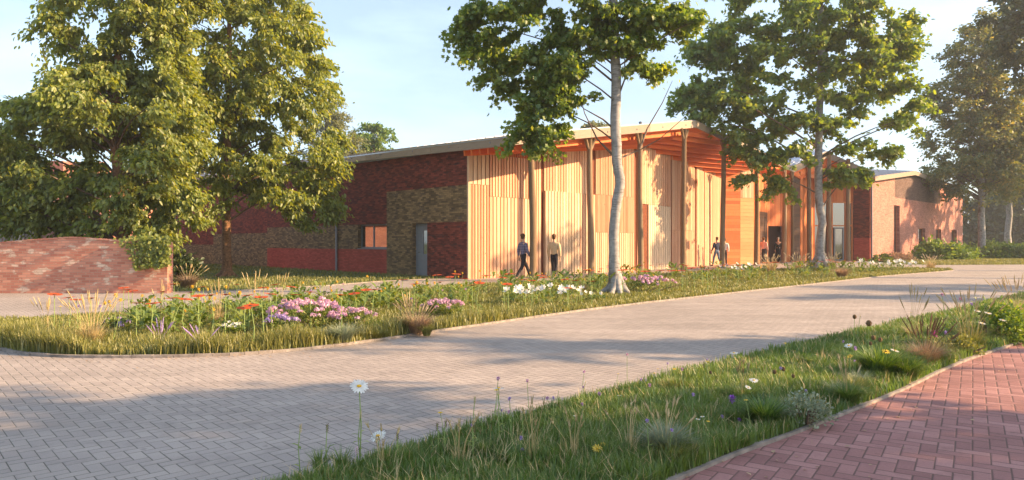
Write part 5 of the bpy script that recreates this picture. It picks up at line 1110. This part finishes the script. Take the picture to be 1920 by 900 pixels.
fg('oxeye_daisy', 'white daisy tipped to the left above the fountain tussock', 'daisy', 1592, 648, 7.1, .045, 'daisy', 'p_white', 608, tilt=Vector((-.4, -.3, 1)), n=12, leafL=.05)
fg('oxeye_daisy', 'bluish white daisy just right of the yellow flower', 'daisy', 1677, 657, 7.1, .045, 'daisy', 'p_white', 609, tilt=Vector((.2, -.2, 1)), n=12, leafL=.05)
for k_, (px, py, lb) in enumerate([(1833, 583, 'white flower topmost on the bright bushy perennial'), (1853, 587, 'white flower on the upper right of the bushy perennial'), (1842, 606, 'white flower on the middle of the bushy perennial'), (1880, 600, 'pinkish white flower at the right of the bushy perennial')]):
    fg('white_flower', lb, 'flower', px, py, 9.6, .05, 'daisy', 'p_white', 620 + k_, tilt=Vector((.1, -.3, 1)), n=10, leafL=.05)
fg('yellow_daisy', 'yellow daisy with dark centre over the fountain tussock', 'daisy', 1661, 659, 7.0, .045, 'daisy', 'p_yellow', 610, tilt=Vector((0, -.45, 1)), n=10, dm='p_dark', leafL=.05)
fg('yellow_daisy', 'drooping yellow flower at the left of the fountain tussock', 'daisy', 1594, 668, 6.9, .033, 'daisy', 'p_yellow', 611, tilt=Vector((-.5, -.3, .8)), n=9, dm='p_dark', leafL=.05)
fg('yellow_daisy', 'yellow and white daisy low in the near foreground', 'daisy', 1119, 841, 4.4, .036, 'daisy', 'p_yellow', 612, tilt=Vector((0, -.6, .9)), n=12, leafL=.05)
fg('yellow_daisy', 'small pale yellow daisy just above the near yellow one', 'daisy', 1133, 833, 4.5, .028, 'daisy', 'p_yellow', 613, tilt=Vector((.2, -.2, 1)), n=10, leafL=.05)
fg('yellow_daisy', 'orange yellow flower at the very bottom of the verge', 'daisy', 783, 888, 4.2, .028, 'daisy', 'p_yellow', 614, tilt=Vector((0, -.4, 1)), n=10, leafL=.04)
fg('scabious', 'large violet purple scabious head in the middle of the verge', 'flower', 1373, 748, 5.7, .042, 'puff', 'p_purple', 615, leafL=.05)
fg('scabious', 'small violet scabious right of the large purple head, lower', 'flower', 1387, 788, 5.2, .024, 'puff', 'p_purple', 616, leafL=.05)
fg('scabious', 'magenta pink scabious beside the straw plumes', 'flower', 1751, 626, 8.2, .055, 'puff', 'p_magenta', 617, leafL=.05)
for k_, (px, py, lb) in enumerate([(1301, 740, 'lilac flower left of the large purple head'), (1354, 781, 'lilac flower below the large purple head'), (1315, 786, 'lilac flower in grass left of the small violet one'), (1368, 800, 'pale lilac flower under the small violet scabious'), (977, 821, 'lilac flower at the near grass edge, upper of two'), (980, 844, 'lilac flower at the near grass edge, lower of two'), (1511, 733, 'lilac flower top of the grey leaved perennial'), (1516, 749, 'lilac flower middle of the grey leaved perennial'), (1548, 757, 'lilac flower right of the grey leaved perennial'), (1493, 764, 'lilac flower left of the grey leaved perennial'), (1534, 770, 'lilac flower low on the grey leaved perennial'), (1774, 624, 'lilac flower right of the magenta head'), (1604, 653, 'tiny lilac flower over the fountain tussock')]):
    D = 4.4 if px < 1000 else 5.2 if px < 1400 else 6.0 if px < 1600 else 8.0 if px > 1700 else 7.1
    fg('lilac_flower', lb, 'flower', px, py, D, .018 if D < 6.5 else .03, 'puff', 'p_lilac', 640 + k_, leafL=.04, group='small lilac flowers')
for k_, (px, py, r, lb) in enumerate([(1630, 606, .028, 'tallest dark seed head above the fountain tussock'), (1602, 594, .02, 'dark seed head at upper left over the fountain tussock'), (1637, 633, .022, 'round brown seed head left of its twin above the yellow flower'), (1650, 637, .022, 'round brown seed head right of its twin above the yellow flower'), (1632, 644, .018, 'low brown seed head just above the fountain tussock'), (1452, 697, .018, 'brown seed head left of its twin in the middle of the verge'), (1469, 692, .018, 'brown seed head right of its twin in the middle of the verge'), (1488, 705, .016, 'lowest brown seed head in the middle of the verge'), (1332, 698, .014, 'little dark bud by the verge edge')]):
    fg('seed_head', lb, 'seed head', px, py, 7.1 if px > 1500 else 6.3, r, 'seed', 'seed', 660 + k_, dm='seed', nleaf=1, leafL=.05)
for k_, (px, py, D, m_, lb) in enumerate([(890, 745, 4.55, 'seedpale', 'pale green bud spike left of the side on daisy'), (978, 775, 4.7, 'seedpale', 'short pale bud at the grass edge right of the side on daisy'), (676, 773, 4.35, 'seedpale', 'pale pointed bud on the same spot as the tallest daisy'), (836, 790, 4.5, 'seed', 'brown star shaped seed head between the daisies'), (820, 795, 4.5, 'seed', 'brown spiky bud left of the brown star'), (858, 796, 4.5, 'seed', 'brown spiky bud right of the brown star'), (888, 800, 4.45, 'seed', 'brown bud under the pale green bud spike'), (1320, 680, 5.9, 'seed', 'brown spike at the left of the leaning white daisy'), (1411, 672, 6.6, 'seed', 'brown spike right of the leaning white daisy'), (563, 798, 4.25, 'seedpale', 'seeding grass stalk at the far left tip of the verge'), (614, 797, 4.25, 'seed', 'reddish seeding stalk second from the left at the verge tip'), (745, 812, 4.3, 'seed', 'reddish spike right of the two left daisies'), (668, 840, 4.25, 'p_pink', 'tiny pink bud below the tallest daisy')]):
    fg('grass_spike', lb, 'grass spike', px, py, D, .013, 'spike', m_, 680 + k_, dm='seed', nleaf=3, leafL=.06)
# scattered small wild flowers through the verge and the bed
sw = [flower('small_wild_flower', 'x', 'flower', .2 + .04 * i, [.016, .014, .017, .015][i], ['daisy', 'puff', 'daisy', 'puff'][i], ['p_white', 'p_lilac', 'p_yellow', 'p_pink'][i], 900 + i, 'small scattered wild flowers', nleaf=2, leafL=.05, stem_r=.002) for i in range(4)]; kd = ['tiny white daisy', 'tiny lilac flower', 'tiny yellow flower', 'tiny pink flower']; us = [0] * 4
for i in range(84):
    if i < 52:
        px = 820 + 1080 * rk.random(); yt = np.interp(px, [560, 700, 950, 1200, 1370, 1560, 1700, 1850, 1920], [893, 857, 797, 728, 682, 638, 605, 570, 553]); yb_ = np.interp(px, [1285, 1500, 1680, 1800, 1920], [893, 809, 737, 681, 640]); p = vpt(px, yt + 5 + (yb_ - yt - 8) * rk.random()); wh_ = ' in the near half of the verge' if px < 1450 else ' in the far half of the verge'
    else:
        px = 60 + 1500 * rk.random(); yb = np.interp(px, [a for a, _ in bl], [b_ for _, b_ in bl]); yf = np.interp(px, [0, 180, 400, 560, 700, 900, 1100, 1300, 1500, 1650], [655, 671, 668, 657, 640, 610, 582, 558, 536, 519]); p = bedpt(px, yb + (yf - yb) * (.3 + .6 * rk.random())); wh_ = ' in the grassy front of the flower bed'
    j = i % 4; sc_ = rk.uniform(.8, 1.3) * (1.0 if p.y < 8 else 1.7)
    if not us[j]: us[j] = 1; c = sw[j]; c.location = p; c['label'] = kd[j] + wh_
    else: copy_tree(sw[j], p, rk.uniform(0, 6), sc_, kd[j] + wh_)
# fallen leaves and bits along the kerbs
r_ = np.random.default_rng(71); n_ = 520; ln = np.array([(p[0], p[1]) for p in ver_bot[6:42]] + [(p[0], p[1]) for p in isl_front]); q = ln[r_.integers(0, len(ln), n_)] + r_.normal(0, .35, (n_, 2)); ang = r_.uniform(0, 2 * pi, n_)
V, Fc, rep_ = leaves(np.stack([q[:, 0], q[:, 1], np.full(n_, .014)], 1), np.stack([np.cos(ang), np.sin(ang), r_.normal(0, .12, n_)], 1), np.tile(np.array([[0, 0, 1.0]]), (n_, 1)) + r_.normal(0, .15, (n_, 3)), r_.uniform(.02, .05, n_), .6); V[:, 2] = np.clip(V[:, 2], .012, None)
tag(npmesh('fallen_leaves', V, Fc, M['brownfuzz'], np.repeat(r_.random(n_), rep_)), 'dry fallen leaves and bits scattered along the kerbs', kind='stuff')
# wild straw stalks at the near edge of the verge
for k_, (px, D, h, lb) in enumerate([(720, 4.25, .2, 'sparse straw stalks at the bottom of the verge below the daisies'), (860, 4.3, .26, 'sparse straw stalks at the bottom of the verge left of centre'), (1000, 4.35, .3, 'crossed straw stalks at the bottom of the verge near the lilac pair'), (1075, 4.4, .25, 'sparse straw stalks left of the near yellow daisies'), (1180, 4.5, .26, 'straw stalks left of the grey green tussock')]):
    tussock('wild_grass', lb, P(px, D, VZ), h, .2, 26, M['straw'], .003, 800 + k_, 6, 'straw', 1.2, plume_len=.02)
    c = P(px + 15, D + .15, VZ); 
for k_, (px, D) in enumerate([(600, 4.22), (640, 4.25), (760, 4.35), (910, 4.5), (1100, 4.6), (1300, 5.0), (1200, 5.2), (1450, 6.0)]):
    tussock('wild_grass', ['green grass tuft at the pointed left tip of the verge', 'green grass tuft below the tallest daisy', 'green grass tuft right of the left daisies', 'green grass tuft under the side on daisy', 'green grass tuft behind the near yellow daisies', 'green grass tuft between the tussock and the violet flowers', 'green grass tuft mid verge above the grey green tussock', 'green grass tuft left of the middle seed heads'][k_], P(px, D, VZ), .17, .14, 160, M['grassV'], .0045, 820 + k_)

# ================================================================== PEOPLE
def skin_mesh(joints, edges, sub=2):
    """joints: name -> (pos, rx, ry)"""
    me = bpy.data.meshes.new('body'); names = list(joints); me.from_pydata([joints[n_][0] for n_ in names], [(names.index(a), names.index(b_)) for a, b_ in edges], []); ob = bpy.data.objects.new('tmp', me); col.objects.link(ob)
    md = ob.modifiers.new('skin', 'SKIN'); md.use_smooth_shade = True; md.branch_smoothing = .4
    sv = me.skin_vertices[0].data if me.skin_vertices else None
    if sv is None: me.attributes; bpy.context.view_layer.objects.active = ob; sv = me.skin_vertices[0].data
    for i, n_ in enumerate(names): sv[i].radius = (joints[n_][1], joints[n_][2]); sv[i].use_root = (i == 0)
    sb_ = ob.modifiers.new('sub', 'SUBSURF'); sb_.levels = sub; sb_.render_levels = sub
    dg = bpy.context.evaluated_depsgraph_get(); dg.update(); out = bpy.data.meshes.new_from_object(ob.evaluated_get(dg)); bpy.data.objects.remove(ob); return out
def person(label, loc, facing, colors, stride=.0, arm=(0, 0), hgt=1.8, head_turn=0, turn_z=0, long_sleeve=True, seed=0):
    sk = hgt / 1.8; root = empty('person', loc, label, 'person', rz=facing)
    lf, rf = stride, -stride * .8
    J = {}
    def j(n_, p, rx, ry=None): J[n_] = (Vector(p) * sk, rx * sk, (ry or rx) * sk)
    j('pelvis', (0, 0, .96), .135, .10); j('waist', (0, .01, 1.12), .125, .09); j('chest', (0, 0, 1.32), .155, .105); j('neck0', (0, -.01, 1.47), .07, .065); j('neck1', (0, 0, 1.545), .052); j('skull', (0, .012, 1.62), .068, .08); j('crown', (0, 0, 1.725), .07, .085); j('nose', (0, .105, 1.635), .012)
    ed = [('pelvis', 'waist'), ('waist', 'chest'), ('chest', 'neck0'), ('neck0', 'neck1'), ('neck1', 'skull'), ('skull', 'crown'), ('skull', 'nose')]
    for s_, sd, st, ar in ((-1, 'l', lf, arm[0]), (1, 'r', rf, arm[1])):
        kn = (s_ * .095, st * .5 + .04, .51); an_ = (s_ * .10, st - (.06 if st < 0 else 0), .095 + (.05 if st < -.15 else 0))
        j('hip' + sd, (s_ * .085, 0, .90), .088); j('knee' + sd, kn, .056); j('calf' + sd, ((kn[0] + an_[0]) / 2, (kn[1] + an_[1]) / 2 - .015, .34), .052); j('ank' + sd, an_, .037); j('toe' + sd, (an_[0] + s_ * .015, an_[1] + .16, .035), .034, .028)
        ed += [('pelvis', 'hip' + sd), ('hip' + sd, 'knee' + sd), ('knee' + sd, 'calf' + sd), ('calf' + sd, 'ank' + sd), ('ank' + sd, 'toe' + sd)]
        sh = (s_ * .185, 0, 1.42); el = (s_ * .235, -.03 + ar * .12, 1.14); wr_ = (s_ * .225, .06 + ar * .3, .90 + abs(ar) * .08); pm = (s_ * .22, .075 + ar * .33, .83 + abs(ar) * .09)
        j('sh' + sd, sh, .062); j('el' + sd, el, .043); j('wr' + sd, wr_, .027); j('palm' + sd, pm, .036, .018)
        ed += [('chest', 'sh' + sd), ('sh' + sd, 'el' + sd), ('el' + sd, 'wr' + sd), ('wr' + sd, 'palm' + sd)]
        for k_, (dy, l_) in enumerate(((.033, .07), (.011, .08), (-.011, .076), (-.032, .062))):
            a = (pm[0] - s_ * .004, pm[1] + dy * .9, pm[2] - .045); b_ = (pm[0] - s_ * .018, pm[1] + dy + .012, pm[2] - .045 - l_); j(f'f{k_}a{sd}', a, .0105); j(f'f{k_}b{sd}', b_, .0085); ed += [('palm' + sd, f'f{k_}a{sd}'), (f'f{k_}a{sd}', f'f{k_}b{sd}')]
        j('th' + sd, (pm[0] - s_ * .02, pm[1] + .055, pm[2] - .03), .011); ed += [('palm' + sd, 'th' + sd)]
    def part(names, name, m_, grow, keep=None, over=None):
        JJ = {n_: (J[n_][0], J[n_][1] + grow * sk, J[n_][2] + grow * sk) for n_ in names}
        if over: 
            for n_, (p, rx, ry) in over.items(): JJ[n_] = (Vector(p), rx, ry)
        ee = keep if keep is not None else [e for e in ed if e[0] in JJ and e[1] in JJ]; me = skin_mesh(JJ, ee); me.name = name; me.materials.clear(); me.materials.append(m_); ob = bpy.data.objects.new(name, me); col.objects.link(ob); ob.parent = root
        a = me.attributes.new('tint', 'FLOAT', 'FACE'); me.polygons.foreach_set('use_smooth', [True] * len(me.polygons)); return ob
    part(list(J), 'body', M['skin'], 0)
    sleeves = ['shl', 'shr', 'ell', 'elr'] + (['wrl', 'wrr'] if long_sleeve else [])
    hem = lerp(J['pelvis'][0], J['waist'][0], .15)
    part(['waist', 'pelvis', 'chest', 'neck0'] + sleeves, 'shirt', colors[0], .019)
    part(['waist', 'pelvis', 'hipl', 'hipr', 'kneel', 'kneer', 'calfl', 'calfr', 'ankl', 'ankr'], 'trousers', colors[1], .009)
    for sd in 'lr':
        mb = MB(); a, t = J['ank' + sd][0], J['toe' + sd][0]; mb.ball(lerp(a, t, .55) + Vector((0, 0, -.012)) * sk, (.045 * sk, .14 * sk, .042 * sk), seg=10, rings=6); sh_ = mb.build('shoe', colors[2], None, smooth=True, uvs=False); sh_.parent = root
    mb = MB(); mb.ball(J['crown'][0] + Vector((0, -.018, -.012)) * sk, (.088 * sk, .1 * sk, .082 * sk), seg=12, rings=8); mb.ball(J['skull'][0] + Vector((0, -.045, .02)) * sk, (.078 * sk, .062 * sk, .075 * sk), seg=12, rings=8); h_ = mb.build('hair', colors[3], None, smooth=True, uvs=False); h_.parent = root
    return root
def cloth(name, c): return simple(name, c, .9, .12, scale=25)
def plaid(name, a, b_, c):
    m, n, p = mat(name); k = N(n); tcn = k.new('ShaderNodeTexCoord').outputs['Object']; sx = k.new('ShaderNodeSeparateXYZ'); k.L(tcn, sx.inputs[0])
    f1 = k.math('GREATER_THAN', k.math('FRACT', k.math('MULTIPLY', sx.outputs[2], 17)), .6); f2 = k.math('GREATER_THAN', k.math('FRACT', k.math('MULTIPLY', sx.outputs[0], 21)), .6)
    f3 = k.math('GREATER_THAN', k.math('FRACT', k.math('ADD', k.math('MULTIPLY', sx.outputs[2], 11), .3)), .9); col_ = k.mix(k.math('MULTIPLY', k.math('ADD', f1, f2), .5), a, b_); k.L(k.mix(f3, col_, c), p.inputs['Base Color']); p.inputs['Roughness'].default_value = .9; return m
dk = cloth('dark_trousers', (.022, .02, .026)); tan = cloth('sand_jumper', (.62, .44, .26)); jeans = cloth('blue_jeans', (.12, .17, .26)); navy = cloth('navy_top', (.03, .035, .07)); wh = cloth('white_shoes', (.75, .75, .75)); pinks = cloth('pale_pink_shirt', (.6, .36, .32)); blk = cloth('black_jacket', (.02, .018, .02)); brn = cloth('brown_shoes', (.12, .06, .03)); orange = cloth('orange_shirt', (.6, .25, .1)); whs = cloth('white_shirt', (.75, .72, .7)); grayh = cloth('grey_hair', (.3, .27, .25)); brownh = cloth('brown_hair', (.12, .06, .03))
person('man in blue checked shirt and dark trousers walking left of the first log column', P(981, 25.6), R(-58), (plaid('checked_shirt', (.08, .075, .13), (.19, .17, .26), (.32, .28, .36)), dk, brn, brownh), stride=.40, arm=(-.35, .35), seed=1)
person('man seen from behind in sand coloured jumper, dark trousers and white trainers', P(1039, 26.2), R(-22), (tan, dk, wh, brownh), stride=.24, arm=(0, 0), hgt=1.79, seed=2)
person('walker in dark top and blue jeans beside the fifth log column', P(1344, 41.3), R(24), (navy, jeans, brn, brownh), stride=.24, arm=(.5, .2), hgt=1.8, seed=3)
person('person in white shirt mostly hidden behind the fifth log column', P(1358.5, 41.9), R(-15), (whs, dk, brn, brownh), stride=.1, arm=(0, 0), hgt=1.74, seed=4)
person('person in pale pink shirt and dark trousers right of the sixth log column', P(1432, 46.6), R(-40), (pinks, dk, brn, brownh), stride=.12, arm=(.1, .2), hgt=1.82, seed=5)
person('person in dark jacket and orange shirt facing out of the dark doorway', P(1459, 49.2), R(172), (blk, dk, blk, grayh), stride=.05, arm=(0, 0), hgt=1.84, seed=6)

# ================================================================== labels that single out each plant of a group
def ordw(i):
    w_ = ['leftmost', 'second from left', 'third from left', 'fourth from left', 'fifth from left', 'sixth from left', 'seventh from left', 'eighth from left', 'ninth from left', 'tenth from left']
    return w_[i] if i < 10 else f"{i + 1}{'th' if 10 <= (i + 1) % 100 <= 20 else {1: 'st', 2: 'nd', 3: 'rd'}.get((i + 1) % 10, 'th')} from left"
bylab = {}
for ob in list(sc.objects):
    if ob.parent is None and ob.get('label') and ob.get('group') and ob.get('category'): bylab.setdefault(ob['label'], []).append(ob)
for lb, obs in bylab.items():
    if len(obs) < 2: continue
    obs.sort(key=lambda o_: o_.location.x / max(o_.location.y, .1))
    for i, ob in enumerate(obs): ob['label'] = lb + ', ' + ordw(i)
